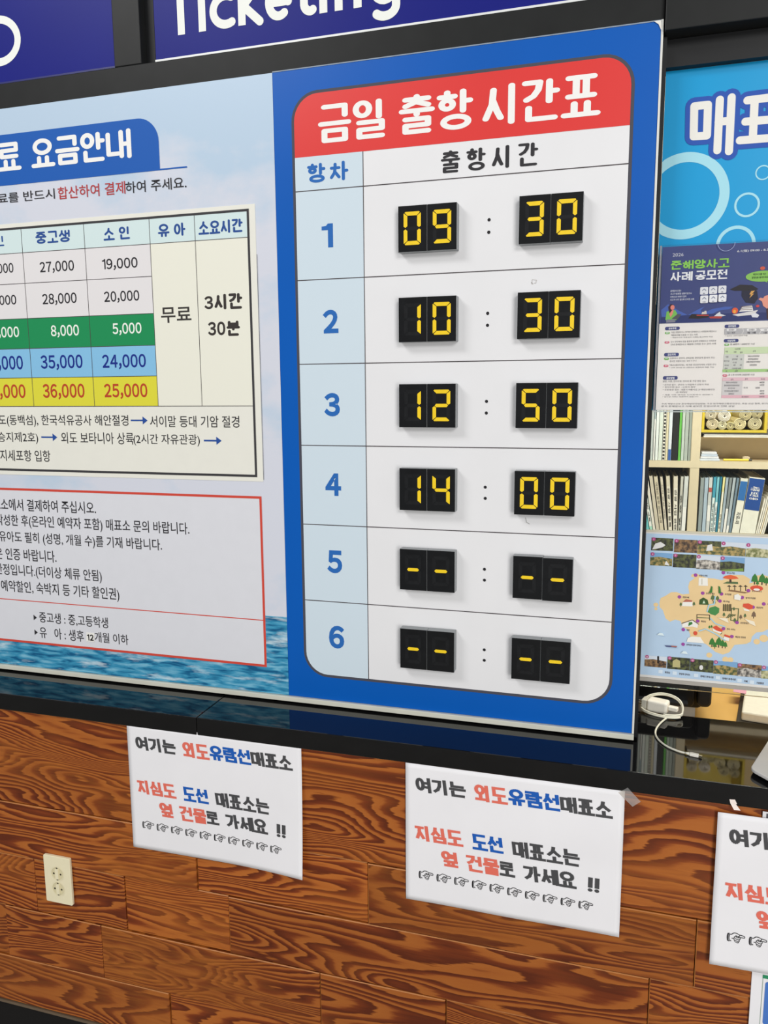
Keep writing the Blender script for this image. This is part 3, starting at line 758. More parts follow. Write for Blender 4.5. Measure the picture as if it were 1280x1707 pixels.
def bend(kind, u, v):
    """how far the sheet stands off the wood; u right, v down in metres"""
    a, b = u/.42, v/.297
    if kind == 0: return .0046 + .010*max(0, a - .55)**2/.2*b**2 + .0012*math.sin(5*a + 2*b)*b
    if kind == 1: return .0050 + .003*max(0, a - .6)*b + .0010*math.sin(9*a + 3*b)*b + .0008*math.sin(14*b + 4*a)*a
    return .009 + .004*b - .004*a + .0012*math.sin(7*b)
sheetm = mat('#ecebee', .6, .25, 0, .015, 10); sheet_back = sheetm
def taped_notice(x, z, kind, label):
    root = empty('paper_notice', (x + .21, YF, z - .297))
    tag(root, label, 'notice', 'paper notices on the counter')
    NU, NV = 40, 28
    m = MB(); 
    for j in range(NV + 1):
        for i in range(NU + 1):
            u, v = .42*i/NU, .297*j/NV
            m.v.append((x + u, YF - bend(kind, u, v), z - v))
    for j in range(NV):
        for i in range(NU):
            a = j*(NU + 1) + i
            m.f.append((a + NU + 1, a + NU + 2, a + 1, a)); m.m.append(m.mi(sheetm))
    o = m.build('sheet', root, smooth=True)
    so = o.modifiers.new('thickness', 'SOLIDIFY'); so.thickness = .00025; so.offset = 1
    def lay(polys, c, mm, k):
        for p in polys:
            mm.face([(x + a, YF - bend(kind, a, -b) - k, z + b) for a, b in p], c)
    t = MB()
    for s, bl, tr, c in PTEXT:
        n = len(s.replace(' ', ''))
        lay(bold_text(s, bl, tr, .0070 if s != '!!' else .0085, .03, cap='square', slant=-.08 if s != '!!' else 0, squash=1.35), c, t, .0009)
    t.build('lettering', root)
    h = MB()
    for bl, tr in HANDS: lay(text_box('☞', bl, tr, .004), ink('#2a2a2c'), h, .0008)
    h.build('pointing_hands', root)
    return root
n1 = taped_notice(-1.041, -0.7292, 0, 'white paper notice taped above the wall outlet, under the sea print')
n2 = taped_notice(-0.396, -0.7350, 1, 'white paper notice taped under the timetable, between the other two notices')
n3 = taped_notice(0.1835, -0.7490, 2, 'white paper notice cut off by the right edge of the view')
tape = glassy('clear_tape', (.95, .93, .9, 1), .05, .25, .16)
a = W(1042, 1318, -.133); b = W(1064, 1340, -.133)
MB().prism([(a[0] - .012, a[1] - .004), (a[0] + .014, a[1] - .028), (a[0] + .028, a[1] - .016), (a[0] + .004, a[1] + .008)], YF - .0064, YF - .0060, tape).build('tape_strip', n2)
t3 = MB(); a = W(1213, 1342, -.14)
cv = [(a[0] + .002, YF - .004, a[1] + .012), (a[0] + .004, YF - .010, a[1] + .004), (a[0] + .010, YF - .013, a[1] - .006)]
for k in range(2):
    p, q = cv[k], cv[k + 1]
    t3.face([p, q, (q[0] + .011, q[1], q[2] + .000), (p[0] + .008, p[1], p[2] + .001)], mat('#f3e4dc', .25, .5))
t3.build('tape_strip', n3)

# leaflet below the right hand notice and the sheet corner behind it
lf = empty('printed_leaflet', (.36, YF, -1.42)); tag(lf, 'white leaflet with green and blue print hanging below the rightmost notice', 'leaflet')
xl = W(1252, 1640, -.133)[0]
MB().box(xl, xl + .21, YF - .0036, YF - .0032, -1.33, -1.035, sheetm).build('sheet', lf)
lm = MB(); yl = YF - .0040
zt_ = W(1272, 1622, -.133)[1]
lm.flats(frame_polys(xl + .018, -1.225, xl + .19, -1.055, .0012), yl, ink('#9fb0a4'))
lm.flat(rect(xl + .018, -1.062, xl + .19, -1.055), yl - .0002, ink('#2f8f62'))
lm.flat(rrect(xl + .023, -1.155, xl + .185, -1.068, .005), yl, ink('#4b78c4'))
lm.flat(rect(xl + .016, -1.192, xl + .19, -1.165), yl, ink('#e8e4c4'))
lm.flats(text_at('▶ 예약 안내', xl + .024, -1.184, .010, .01), yl - .0003, ink('#222222'))
lm.flat([(xl + .008, -1.215), (xl + .03, -1.205), (xl + .19, -1.205), (xl + .19, -1.245), (xl + .008, -1.245)], yl - .0002, ink('#3b9a6a'))
lm.build('print', lf)
xs = W(1271, 1356, -.133)[0]; zs_ = W(1271, 1352, -.133)[1]
sc = MB().box(xs, xs + .14, YF - .0040, YF - .0036, zs_ - .012, zs_, mat('#dedde0', .5, .3)); sc.flat(rect(xs + .006, zs_ - .012, xs + .12, zs_ - .003), YF - .0043, ink('#55555a'))
tag(sc.build('paper_slip'), 'small printed slip peeking out above the rightmost notice', 'paper')

# ------------------------------------------------------------------ wall outlet
ox0, ox1, oz0, oz1 = -1.2915, -1.2165, -1.2068, -1.0858
ivory = mat('#efe6c4', .4, .45, 0, .02)
ot = empty('wall_outlet', ((ox0 + ox1)/2, YF - .0012, oz0)); tag(ot, 'ivory double power outlet on the wood planks at lower left', 'outlet')
MB().prism(rrect(ox0, oz0, ox1, oz1, .004), YF - .010, YF - .0024, ivory).build('cover_plate', ot, bevel=.0015)
ivd = mat('#d9cfa8', .45, .4, 0, .02); hole = mat('#2c2820', .6, .2)
oxc = (ox0 + ox1)/2
for oz in (oz1 - .0440, oz1 - .0830):
    so = MB(); yf = YF - .0102
    n = 36
    # shallow round cup: rim ring raised, sunk face, two flat sides
    so.flats(ring(oxc, oz, .0165, .0178, 40), yf - .0006, ivory)
    for k in range(n):
        a0, a1 = 2*math.pi*k/n, 2*math.pi*(k + 1)/n
        so.face([(oxc + .0165*math.cos(a0), yf - .0006, oz + .0165*math.sin(a0)), (oxc + .0165*math.cos(a1), yf - .0006, oz + .0165*math.sin(a1)),
                 (oxc + .0150*math.cos(a1), yf - .0001, oz + .0150*math.sin(a1)), (oxc + .0150*math.cos(a0), yf - .0001, oz + .0150*math.sin(a0))], ivd)
    so.flat(disc(oxc, oz, .0152, n=36), yf - .0001, ivd)
    so.prism(rrect(oxc - .0045, oz - .013, oxc + .0045, oz + .013, .002), yf - .0022, yf - .0001, ivory)
    sk = so.build('socket', ot)
    pm_ = MB()
    for s in (-1, 1): pm_.flat(disc(oxc + s*.0095, oz, .0024, n=14), yf - .0004, hole)
    for s in (-1, 1): pm_.flat(rect(oxc - .0022, oz + s*.0150 - .0014, oxc + .0022, oz + s*.0150 + .0014), yf - .0009, hole)
    pm_.build('pin_holes', sk)

# ------------------------------------------------------------------ window sticker
YS = .046
st = empty('window_sticker', (.5, YS, -.041)); tag(st, 'cyan ticket office sign with bubble rings on the window glass', 'sign')
SX0, SZ0, SZ1 = .0470, -.0412, .5655
cyan = mat('#0c9ad4', .35, .25, 0, .03, 4)
MB().box(SX0, 1.0, YS - .001, YS + .0008, SZ0, SZ1, cyan).build('sticker_sheet', st)
def w1(x, y): return W(1050 + x/4.743, 60 + y/4.743, YS - .0015)
pale = ink('#a6dcea'); rg = MB()
c = w1(432, 1266); R_ = abs(w1(788, 1235)[0] - c[0])
def clip(polys):
    return [[(max(p[0], SX0 + .0003), p[1]) for p in q] for q in polys if max(p[0] for p in q) > SX0]
rg.flats(clip(ring(c[0], c[1], R_*.775, R_, 72)), YS - .0015, pale)
for (x, y, r0) in ((925, 1335, 102), (1052, 1080, 62), (835, 1650, 158)):
    c = w1(x, y); k = abs(w1(x + r0, y)[0] - c[0]); MB().flats(ring(c[0], c[1], k*.82, k, 48), YS - .0015, pale).build('bubble_ring', st)
rg.build('bubble_ring', st)
def quad(x0, y0, x1, y1):
    a = w1(x0, y1); b = w1(x1, y0); return (a[0], a[1], b[0], b[1])
def sk_(pts): return [w1(*p) for p in pts]
sw = .0135
strokes = [sk_([(508, 556), (503, 795), (608, 788), (616, 545), (508, 556)]), sk_([(710, 505), (690, 905)]), sk_([(803, 486), (782, 912)]), sk_([(700, 680), (792, 670)]),
           sk_([(928, 510), (1230, 472)]), sk_([(912, 678), (1230, 652)]), sk_([(868, 826), (1255, 796)]), sk_([(985, 510), (970, 815)]), sk_([(1150, 495), (1140, 800)]),
           sk_([(1405, 470), (1380, 600), (1300, 680)]), sk_([(1395, 560), (1500, 660)]), sk_([(1290, 790), (1540, 770)]), sk_([(1410, 780), (1412, 690)])]
ol = MB(); lt = MB(); o1 = []; o2 = []
for s_ in strokes:
    o1 += stroke(s_, sw + .0165, 'round'); o2 += stroke(s_, sw, 'round')
ol.flats(union(o1), YS - .0018, ink('#2c55ae')); lt.flats(union(o2), YS - .0022, ink('#ebe9e2'))
ol.build('lettering_outline', st); lt.build('lettering', st)

# ------------------------------------------------------------------ contest poster in a clear holder
YP = .018
po = empty('contest_poster', (.155, YP, -.04)); tag(po, 'navy and white contest poster in a clear holder on the cyan window sign', 'poster')
def w2(x, y): return W(1070 + x/5.505, 390 + y/5.505, YP)
px0, px1 = w2(185, 600)[0] - .001, w2(185, 600)[0] + .214
px0 = W(1102, 420, YP)[0]
px0 = (w2(186, 130)[0] + w2(128, 1600)[0])/2; px1 = px0 + .212
pz1 = w2(186, 122)[1]; pz0 = w2(125, 1616)[1]; pzm = w2(172, 824)[1]
MB().box(px0, px1, YP, YP + .002, pz0, pz1, mat('#efebe6', .5, .3, 0, .01)).build('poster_sheet', po)
MB().flat(rect(px0, pzm, px1, pz1), YP - .0003, mat('#3b467e', .4, .3, 0, .06, 12)).build('picture_panel', po)
yq = YP - .0006
il = MB(4e-6)
wave = ink('#4a66b4')
il.flat([w2(175, 700), w2(240, 645), w2(330, 700), w2(420, 745), w2(520, 690), w2(570, 668), w2(540, 700), w2(560, 760), w2(350, 770), w2(180, 760)], yq, wave)
il.flat([w2(560, 730), w2(640, 690), w2(760, 668), w2(840, 668), w2(800, 690), w2(700, 705), w2(620, 745)], yq, wave)
il.flat([w2(172, 770), w2(400, 745), w2(700, 730), w2(1150, 720), w2(1160, 785), w2(172, 822)], yq - .0001, ink('#2f3a70'))
# thinking visitor drawn at the lower left of the picture
il.flat([w2(214, 785), w2(225, 715), w2(260, 700), w2(305, 700), w2(322, 730), w2(318, 790), w2(225, 800)], yq - .0003, ink('#7cc05a'))
il.flat([w2(248, 720), w2(240, 670), w2(262, 645), w2(288, 650), w2(282, 700), w2(262, 730)], yq - .0004, ink('#3b2430'))
il.flat(disc(*w2(280, 675), .0036, .0044, 16), yq - .0005, ink('#e88a7c'))
il.flat([w2(250, 735), w2(275, 700), w2(290, 700), w2(280, 735), w2(262, 765)], yq - .0005, ink('#e88a7c'))
il.flat([w2(270, 780), w2(325, 735), w2(362, 738), w2(325, 785)], yq - .0005, ink('#55565e'))
il.flat([w2(220, 815), w2(225, 785), w2(305, 785), w2(305, 810)], yq - .0004, ink('#7f8090'))
# ships
il.flat([w2(425, 775), w2(455, 735), w2(610, 740), w2(612, 765), w2(520, 778)], yq - .0004, ink('#2a2628')); il.flat([w2(500, 742), w2(612, 742), w2(610, 752), w2(500, 752)], yq - .0005, ink('#c4443c'))
il.flat([w2(545, 738), w2(550, 718), w2(570, 715), w2(575, 705), w2(590, 705), w2(595, 735)], yq - .0005, ink('#d8cfc8'))
il.flat([w2(612, 760), w2(740, 752), w2(725, 775), w2(625, 775)], yq - .0004, ink('#b8443e')); il.flat([w2(660, 755), w2(690, 730), w2(715, 715), w2(720, 735), w2(770, 748), w2(735, 756)], yq - .0005, ink('#dfe2e4'))
il.flat([w2(828, 742), w2(1064, 698), w2(1030, 740), w2(880, 756)], yq - .0004, ink('#e2e0de')); il.flat([w2(890, 715), w2(920, 665), w2(1010, 655), w2(1020, 705)], yq - .0005, ink('#f0efec'))
for k in range(3): il.flat([w2(895 + 6*k, 702 - 15*k), w2(1012, 694 - 15*k), w2(1012, 689 - 15*k), w2(897 + 6*k, 696 - 15*k)], yq - .0006, ink('#5a3a34'))
il.flat(disc(*w2(852, 705), .0052, .0055, 16), yq - .0004, ink('#e8603c')); il.flat(disc(*w2(848, 712), .0026, .003, 12), yq - .0005, ink('#f4b04a'))
il.flat([w2(1000, 740), w2(1040, 725), w2(1075, 745), w2(1060, 768), w2(1010, 765)], yq - .0005, ink('#e6e8ee'))
il.flat([w2(805, 510), w2(900, 465), w2(1010, 470), w2(1068, 505), w2(1040, 520), w2(850, 522)], yq - .0003, ink('#2e2b30'))
il.flat([w2(915, 520), w2(1055, 520), w2(1065, 590), w2(1030, 640), w2(950, 630), w2(912, 570)], yq - .0002, ink('#2a2a3e'))
il.flat([w2(1000, 525), w2(1035, 520), w2(1010, 550), w2(1028, 548), w2(985, 590), w2(1000, 556), w2(985, 556)], yq - .0005, ink('#e0a95c'))
il.flat([w2(1068, 600), w2(1085, 585), w2(1110, 590), w2(1125, 570), w2(1160, 560), w2(1170, 640), w2(1150, 690), w2(1110, 660), w2(1100, 620)], yq - .0004, ink('#eba08c'))
il.flat([w2(1140, 690), w2(1190, 660), w2(1200, 780), w2(1145, 780)], yq - .0004, ink('#4a3430'))
il.flat(disc(*w2(1060, 662), .003, .0022, 12), yq - .0005, ink('#d84a4a'))
bc = w2(1110, 388); il.flat(disc(bc[0], bc[1], .0285, .0095, 28), yq - .0003, ink('#90c860')); il.flat([w2(1105, 430), w2(1150, 447), w2(1140, 425)], yq - .0003, ink('#90c860'))
il.flat(disc(*w2(1106, 315), .0042, .003, 12), yq - .0004, ink('#d8604a'))
for j in range(2):
    for i in range(3):
        x0, y0 = 531 + 83*i, 490 + 79*j - 6*i
        a = w2(x0, y0 + 68); b = w2(x0 + 77, y0 - 4)
        il.flat(rrect(a[0], a[1], b[0], b[1], .0018, n=4), yq - .0002, ink('#e9eaee'))
        cx_, cz_ = (a[0] + b[0])/2, a[1]*.4 + b[1]*.6
        il.flats(joined([(cx_ - .003, cz_ - .001), (cx_, cz_ + .002), (cx_ + .003, cz_ - .001)], .0010), yq - .0004, ink('#5a688e'))
        il.flats(text_at(['충돌', '좌초', '전복', '부유물', '침수', '기타'][j*3 + i], cx_, a[1] + .0012, .0016, .02, .9, 'c'), yq - .0004, ink('#3c4668'))
il.build('illustration', po)
pl = MB(); wt, gr = ink('#eceef2'), ink('#8fd05c')
pl.flats(text_box('2026', w2(280, 210), w2(382, 174), .004), yq - .0006, ink('#c8ccdc'))
pl.flats(bold_text('준해양사고', w2(262, 330), w2(806, 222), .0031, .06, cap='square', squash=1.35), yq - .0006, gr)
a = w2(258, 436); pl.flats(bold_text('사례', (a[0], a[1]), (w2(460, 400)[0], w2(460, 338)[1] - .001), .0031, .06, cap='square', squash=1.35), yq - .0006, wt)
pl.flats(bold_text('공모전', (w2(488, 420)[0], w2(488, 424)[1]), (w2(788, 330)[0], w2(788, 326)[1]), .0031, .05, cap='square', squash=1.35), yq - .0006, wt)
pl.flats(text_box('6.1(월) 09:00 - 8.3', w2(872, 174), w2(1160, 132), .012), yq - .0006, wt)
for k, t in enumerate(('준해양사고란?', '사고가 발생할 상황이었으나', '자력으로 피해가 없어', '사고가 나지 않도록 조치한 사례')):
    pl.flats(text_at(t, w2(262, 500)[0], w2(262, 532 + 27*k)[1], .0030, .02, .85), yq - .0006, ink('#d4d8e6'))
pl.flats(text_at('해양사고를 막은', w2(1018, 380)[0], w2(1018, 380)[1], .003, .02, .85), yq - .0006, ink('#2c4a2c'))
pl.flats(text_at('경험담을 들려주세요!', w2(1004, 412)[0], w2(1004, 410)[1], .003, .02, .85), yq - .0006, ink('#2c4a2c'))
pl.build('poster_lettering', po)
pb = MB(); gk = ink('#6c6a70'); nv = ink('#444a80')
def pill(x, y, t, col=nv, wd=136, ht=30, tc_=wt):
    a = w2(x, y + ht); b = w2(x + wd, y - 4); pb.flat(rrect(a[0], a[1], b[0], b[1], min(.0026, (b[1] - a[1])/2 - .0001), n=5), yq - .0002, col)
    pb.flats(text_at(t, (a[0] + b[0])/2, a[1] + .0014, (b[1] - a[1])*.55, .03, .9, 'c'), yq - .0005, tc_)
pill(211, 854, '공모주제'); pill(203, 1094, '공모자격'); pill(192, 1308, '공모방법'); pill(757, 834, '공모일정'); pill(750, 966, '시상내역')
gp, rp = ink('#72b84c'), ink('#d8607a')
for x, y, t, c in ((211, 902, '일반', gp), (207, 988, '선사', rp), (203, 1138, '일반', gp), (198, 1204, '선사', rp), (755, 1010, '일반', gp), (738, 1292, '선사', rp)): pill(x, y, t, c, 44, 18)
for x, y, t, h, wdt in ((268, 912, '직접 경험하거나 목격한 준해양사고 사례로써 해양사고', .0033, 415), (268, 938, '예방효과를 도출할 수 있는 사례', .0033, 240), (262, 958, '* 해양수산부 자료실의 사례집 참고하여 작성', .0023, 385),
                     (262, 998, '선사 관리체계 등을 활용해 발굴한 준해양사고 사례로써', .0033, 415), (262, 1024, '선내 준해양사고 예방에 기여한 우수 관리 사례', .0033, 415),
                     (254, 1150, '선원이나 선박의 선박운항 관련업계 종사자 또는', .0033, 415), (254, 1176, '종사한 경험이 있는 국민 누구나', .0033, 245), (250, 1212, '「해상교통안전법」에 따른 안전관리체제 사업장 선사', .0033, 430), (250, 1234, '* 선박 관리업 및 내항선사 포함하여 제출 가능', .0023, 410),
                     (192, 1362, '방문, 우편, 전자우편, 인터넷 중 가장 편한 접수', .0035, 395), (190, 1392, '* 온라인 접수 : 공모전 누리집에서 신청서 작성', .0030, 420), (190, 1414, '* 전자우편 접수 : 신청서 첨부', .0030, 300), (190, 1438, '* 우편·방문 접수 : 세종시 아름서길 27 해양교통안전', .0030, 475), (310, 1460, '2층 예방담당', .0030, 105), (188, 1482, '* 제출 서류 양식은 누리집에서 내려받기', .0022, 460), (186, 1500, '* 접수된 서류는 반환하지 않습니다', .0022, 330),
                     (808, 1022, '총 68명의 1,000만원 시상', .0034, 226), (792, 1302, '총 5개 선사에 250만원 시상', .0034, 240), (762, 942, '* 심사는 내부기준에 따름', .0022, 205),
                     (180, 1566, '주최 해양수산부 중앙해양안전심판원, 주관 한국해양교통안전공단, 후원 선급 협회, 연구원', .0030, 990), (178, 1588, '문의 준해양사고 사례 공모전 운영사무국 전화 상담', .0030, 670)):
    a = w2(x, y); b = w2(x + wdt, y); pb.flats(text_box(t, (a[0], a[1]), (min(b[0], px1 - .002), a[1] + h)), yq - .0004, gk)
a = w2(755, 925); b = w2(1230, 860); pb.flat(rect(a[0], a[1], px1 - .003, a[1] + .0105), yq - .0002, ink('#b9b8ba'))
for x, t, d in ((820, '공모접수', '6.1 ~ 8.31'), (1005, '심사발표', '9월 ~ 10월'), (1130, '시상', '11월')):
    p = w2(x, 888); pb.flat(rrect(p[0] - .008, p[1] - .0005, p[0] + .008, p[1] + .0038, .0018, n=4), yq - .0003, ink('#ecebea'))
    pb.flats(text_at(t, p[0], p[1] + .0003, .0026, .02, .8, 'c'), yq - .0005, gk); pb.flats(text_at(d, p[0], p[1] - .0048, .0030, .02, .85, 'c'), yq - .0005, ink('#4a4a50'))
for x in (922, 1080):
    p = w2(x, 890); pb.flats(joined([(p[0] - .001, p[1] + .006), (p[0] + .002, p[1]), (p[0] - .001, p[1] - .006)], .0008, 'flat'), yq - .0004, ink('#e8e6e4'))
a = w2(755, 1105); b = w2(1230, 1040); pb.flat(rect(a[0], w2(755, 1104)[1], px1 - .003, w2(755, 1042)[1]), yq - .0002, ink('#cfe0b8'))
pb.flat(rect(w2(744, 1240)[0], w2(744, 1240)[1], w2(930, 1240)[0], w2(755, 1104)[1]), yq - .0002, ink('#d0d2cc'))
pb.flat(rect(w2(738, 1268)[0], w2(738, 1270)[1], px1 - .003, w2(738, 1244)[1]), yq - .0002, ink('#a8d088'))
pb.flat(rect(w2(735, 1350)[0], w2(735, 1348)[1], px1 - .003, w2(735, 1318)[1]), yq - .0002, ink('#e8c4cc'))
pb.flat(rect(w2(730, 1480)[0], w2(730, 1480)[1], w2(915, 1480)[0], w2(735, 1350)[1]), yq - .0002, ink('#d6d3d2'))
pb.flat(rect(w2(728, 1505)[0], w2(728, 1506)[1], px1 - .003, w2(728, 1480)[1]), yq - .0002, ink('#e6b8c2'))
for x, y, t in ((775, 1080, '구분'), (876, 1056, '수상인원'), (852, 1084, '선원'), (910, 1088, '일반'), (1028, 1076, '상격'), (780, 1128, '대상'), (872, 1124, '1명'), (1024, 1122, '해양수산부장관상'), (775, 1166, '최우수상'), (850, 1150, '선박직원'), (908, 1150, '1명'), (1020, 1148, '중앙해심원장상'), (848, 1180, '각 1명'), (1020, 1174, '교통안전공단이사장상'), (775, 1206, '우수상'), (846, 1204, '5명'), (905, 1204, '5명'), (1020, 1202, '심판원장상'), (770, 1234, '장려'), (865, 1234, '기프티콘 50명'), (772, 1260, '계'), (864, 1258, '68명'),
                (824, 1336, '상격'), (956, 1332, '훈격'), (1108, 1332, '포상금'), (822, 1364, '해양수산부장관상'), (822, 1390, '중앙해양안전심판원장상'), (820, 1416, '우수선사상'), (820, 1442, '한국해양교통안전공단'), (818, 1468, '협회장상'), (950, 1412, '각 1개'), (1060, 1412, '50만원'), (1100, 1362, '100만원'), (1100, 1386, '50만원'), (1100, 1440, '50만원'), (1100, 1464, '50만원'), (945, 1494, '총 5개선사'), (1098, 1492, '250만원'), (1150, 1256, '1,000')):
    p = w2(x, y + 6); pb.flats(text_at(t, p[0], p[1], .0026, .015, .8, 'c'), yq - .0004, gk)
pb.build('poster_print', po)
acr = glassy('clear_acrylic', (.995, .995, .995, 1), .022, .03)
hm = MB(); hm.box(px0 - .004, px1 + .004, YP - .0045, YP - .0032, pz0 - .004, pz1 + .002, acr)
hm.build('holder_front', po)
hb = MB(); hb.box(px0 - .004, px1 + .004, YP + .0022, YP + .0040, pz0 - .004, pz1 + .003, acr); hb.box(px0 - .004, px1 + .004, YP - .0032, YP + .0022, pz0 - .004, pz0 - .002, mat('#c9d2d0', .2, .5)); hb.box(px0 - .0045, px0 - .0012, YP - .0032, YP + .0022, pz0 - .002, pz1 + .002, mat('#b9bcc4', .2, .5)); hb.build('holder_back', po)
c = w2(772, 90); MB().flats(ring(c[0], c[1] + .001, .0138, .0146, 24, 180, 360), YP - .0047, mat('#9aa4c8', .2, .5)).build('thumb_notch', po)

# ------------------------------------------------------------------ island map panel
YM = .030
mp_ = empty('island_map', (.26, YM, -.585)); tag(mp_, 'illustrated island map panel with photo rows hanging below the bookshelf view', 'map')
def w4(x, y): return W(1050 + x/5.565, 870 + y/5.565, YM)
mx0 = (w4(128, 90)[0] + w4(62, 1430)[0])/2; mx1 = mx0 + .432; mz1 = w4(128, 90)[1]; mz0 = w4(62, 1432)[1]
MB().box(mx0, mx1, YM, YM + .004, mz0, mz1, mat('#dcdad6', .3, .4, 0, .01)).build('map_backing', mp_)
MB().box(mx0 - .003, mx1, YM - .001, YM + .005, mz1 + .0002, mz1 + .004, mat('#cfc9b4', .2, .5)).build('top_edge', mp_)
MB().box(mx0 - .003, mx1, YM - .001, YM + .005, mz0 - .008, mz0 - .0002, mat('#a9a49c', .2, .5)).build('bottom_edge', mp_)
sx0 = mx0 + .0055; sz0 = mz0 + .005; sz1 = mz1 - .003
MB().flat(rect(sx0, sz0, mx1 - .006, sz1), YM - .0003, mat('#b3cbe2', .4, .35, 0, .03, 14)).build('sea_print', mp_)
ym = YM - .0005; isl = MB(6e-6); sand = mat('#e6c894', .45, .3, 0, .05, 18)
isl.flat([w4(*p) for p in [(272, 745), (285, 705), (330, 685), (380, 652), (430, 650), (490, 672), (550, 665), (540, 600), (552, 555), (600, 520), (565, 505), (575, 485), (620, 478), (660, 500), (720, 520), (780, 525), (850, 540), (900, 520), (930, 490), (1050, 492), (1115, 530), (1105, 570), (1140, 560), (1150, 500), (1230, 490), (1300, 510), (1500, 520), (1560, 640), (1500, 880), (1380, 960), (1300, 985), (1230, 1020), (1170, 1025), (1130, 1065), (1120, 1110), (1080, 1130), (970, 1140), (920, 1210), (860, 1230), (790, 1205), (750, 1170), (700, 1130), (600, 1110), (545, 1100), (560, 1050), (540, 1000), (485, 970), (470, 920), (420, 905), (370, 925), (330, 895), (305, 820), (275, 790)]][::-1], ym, sand)
for x, y, r in ((240, 768, 20), (240, 805, 14), (735, 1235, 24), (885, 1275, 26), (930, 1278, 24), (1175, 1110, 26), (1240, 1080, 34)): isl.flat(disc(*w4(x, y), r/5.565*.00125, r/5.565*.0012, 14), ym, sand)
isl.build('island_print', mp_)
rp_ = random.Random(3)
def noise_photo(c0, c1, sc_):
    m = bpy.data.materials.new('photo_print'); m.use_nodes = True; nt = m.node_tree; b_ = nt.nodes['Principled BSDF']; b_.inputs['Roughness'].default_value = .45
    tc = nt.nodes.new('ShaderNodeTexCoord'); n = nt.nodes.new('ShaderNodeTexNoise'); n.inputs['Scale'].default_value = sc_; n.inputs['Detail'].default_value = 6
    nt.links.new(tc.outputs['Object'], n.inputs['Vector']); r = nt.nodes.new('ShaderNodeValToRGB')
    r.color_ramp.elements[0].position = .40; r.color_ramp.elements[1].position = .62; r.color_ramp.elements[0].color = hexc(c0); r.color_ramp.elements[1].color = hexc(c1)
    nt.links.new(n.outputs['Fac'], r.inputs['Fac']); nt.links.new(r.outputs['Color'], b_.inputs['Base Color']); return m
darkg = noise_photo('#1c1e18', '#5a6030', 160); brown = noise_photo('#3a2a20', '#94724a', 150); lite = noise_photo('#6a7038', '#c8c49a', 140); gardn = noise_photo('#40502a', '#b49a5a', 150); greyp = noise_photo('#4c4844', '#cfc8bc', 140)
skyb, skyw, wht = ink('#7aa4cc'), ink('#cfd8e2'), ink('#dcdcda')
ph = [((200, 145), (398, 272), darkg, None), ((412, 160), (620, 290), brown, None), ((628, 172), (840, 308), gardn, darkg), ((848, 185), (1068, 320), gardn, skyw), ((1078, 200), (1300, 335), lite, skyw),
      ((190, 283), (390, 412), gardn, skyb), ((402, 296), (610, 430), darkg, None), ((618, 308), (832, 446), greyp, skyw), ((840, 322), (1058, 462), darkg, skyb),
      ((138, 1235), (336, 1355), brown, skyw), ((348, 1248), (552, 1378), darkg, None), ((560, 1268), (768, 1400), darkg, None), ((776, 1285), (992, 1425), gardn, skyb), ((998, 1312), (1215, 1448), greyp, brown), ((1222, 1335), (1440, 1470), lite, skyb)]
for k, (p, q, m1, top) in enumerate(ph):
    a = w4(*p); b = w4(*q); dz_ = a[1] - b[1]
    pic = MB(); pic.flat(rect(a[0], b[1], b[0], a[1]), ym - .0001, m1)
    if top: pic.flat([(a[0], b[1] + dz_*.62), (a[0]*.6 + b[0]*.4, b[1] + dz_*.70), (b[0], b[1] + dz_*.58), (b[0], a[1]), (a[0], a[1])], ym - .0002, top)
    if k == 0: pic.flat([w4(205, 255), w4(235, 200), w4(285, 185), w4(330, 215), w4(300, 235), w4(240, 250)], ym - .0003, wht)
    if k == 2: pic.flat([w4(705, 270), w4(720, 215), w4(760, 205), w4(770, 265)], ym - .0003, wht)
    if k == 5: pic.flat([w4(320, 395), w4(335, 360), w4(355, 385), w4(365, 405)], ym - .0003, wht)
    if k == 8: pic.flat([w4(850, 445), w4(1050, 430), w4(1052, 455), w4(852, 460)], ym - .0003, ink('#7c9a4a'))
    if k == 9: pic.flat([w4(252, 1245), w4(270, 1245), w4(270, 1310), w4(252, 1310)], ym - .0003, ink('#2c2624'))
    if k == 10: pic.flat([w4(395, 1345), w4(395, 1290), w4(430, 1270), w4(465, 1290), w4(465, 1350)], ym - .0003, ink('#b8b07c'))
    if k == 11: pic.flat(disc(*w4(660, 1350), .0035, .005, 12), ym - .0003, wht)
    pic.build('photo_print', mp_)

dec = MB(2.5e-6); tg, tg2, rf, dkb, wsh = ink('#3c7a38'), ink('#5a7048'), ink('#d8543c'), ink('#4a4034'), ink('#eceae2')
def tree(x, y, h, c=tg):
    a = w4(x, y); s_ = h/5.565*.00125; dec.flat([(a[0] - s_*.28, a[1] + s_*.25), (a[0] + s_*.28, a[1] + s_*.25), (a[0] + s_*.2, a[1] + s_*.7), (a[0], a[1] + s_), (a[0] - s_*.2, a[1] + s_*.7)], ym - .0003, c)
    dec.flat(rect(a[0] - s_*.05, a[1], a[0] + s_*.05, a[1] + s_*.3), ym - .0002, dkb)
for x, y, h, c in ((1153, 580, 95, tg), (1180, 590, 45, tg), (1222, 585, 100, tg), (1262, 590, 75, tg), (1295, 585, 80, tg), (758, 1160, 85, tg), (785, 1175, 60, tg), (820, 1165, 95, tg), (855, 1170, 75, tg), (882, 1172, 60, tg), (765, 735, 60, tg2), (810, 735, 50, tg2), (780, 765, 40, tg2), (1145, 895, 65, ink('#7a6450')), (1025, 905, 45, ink('#7a6450')), (1065, 890, 40, tg2), (970, 935, 45, tg2), (870, 880, 40, tg2), (470, 785, 40, tg2), (592, 780, 40, tg2), (962, 825, 35, tg2), (735, 990, 30, tg), (755, 985, 30, tg), (842, 1045, 30, tg)): tree(x, y, h, c)
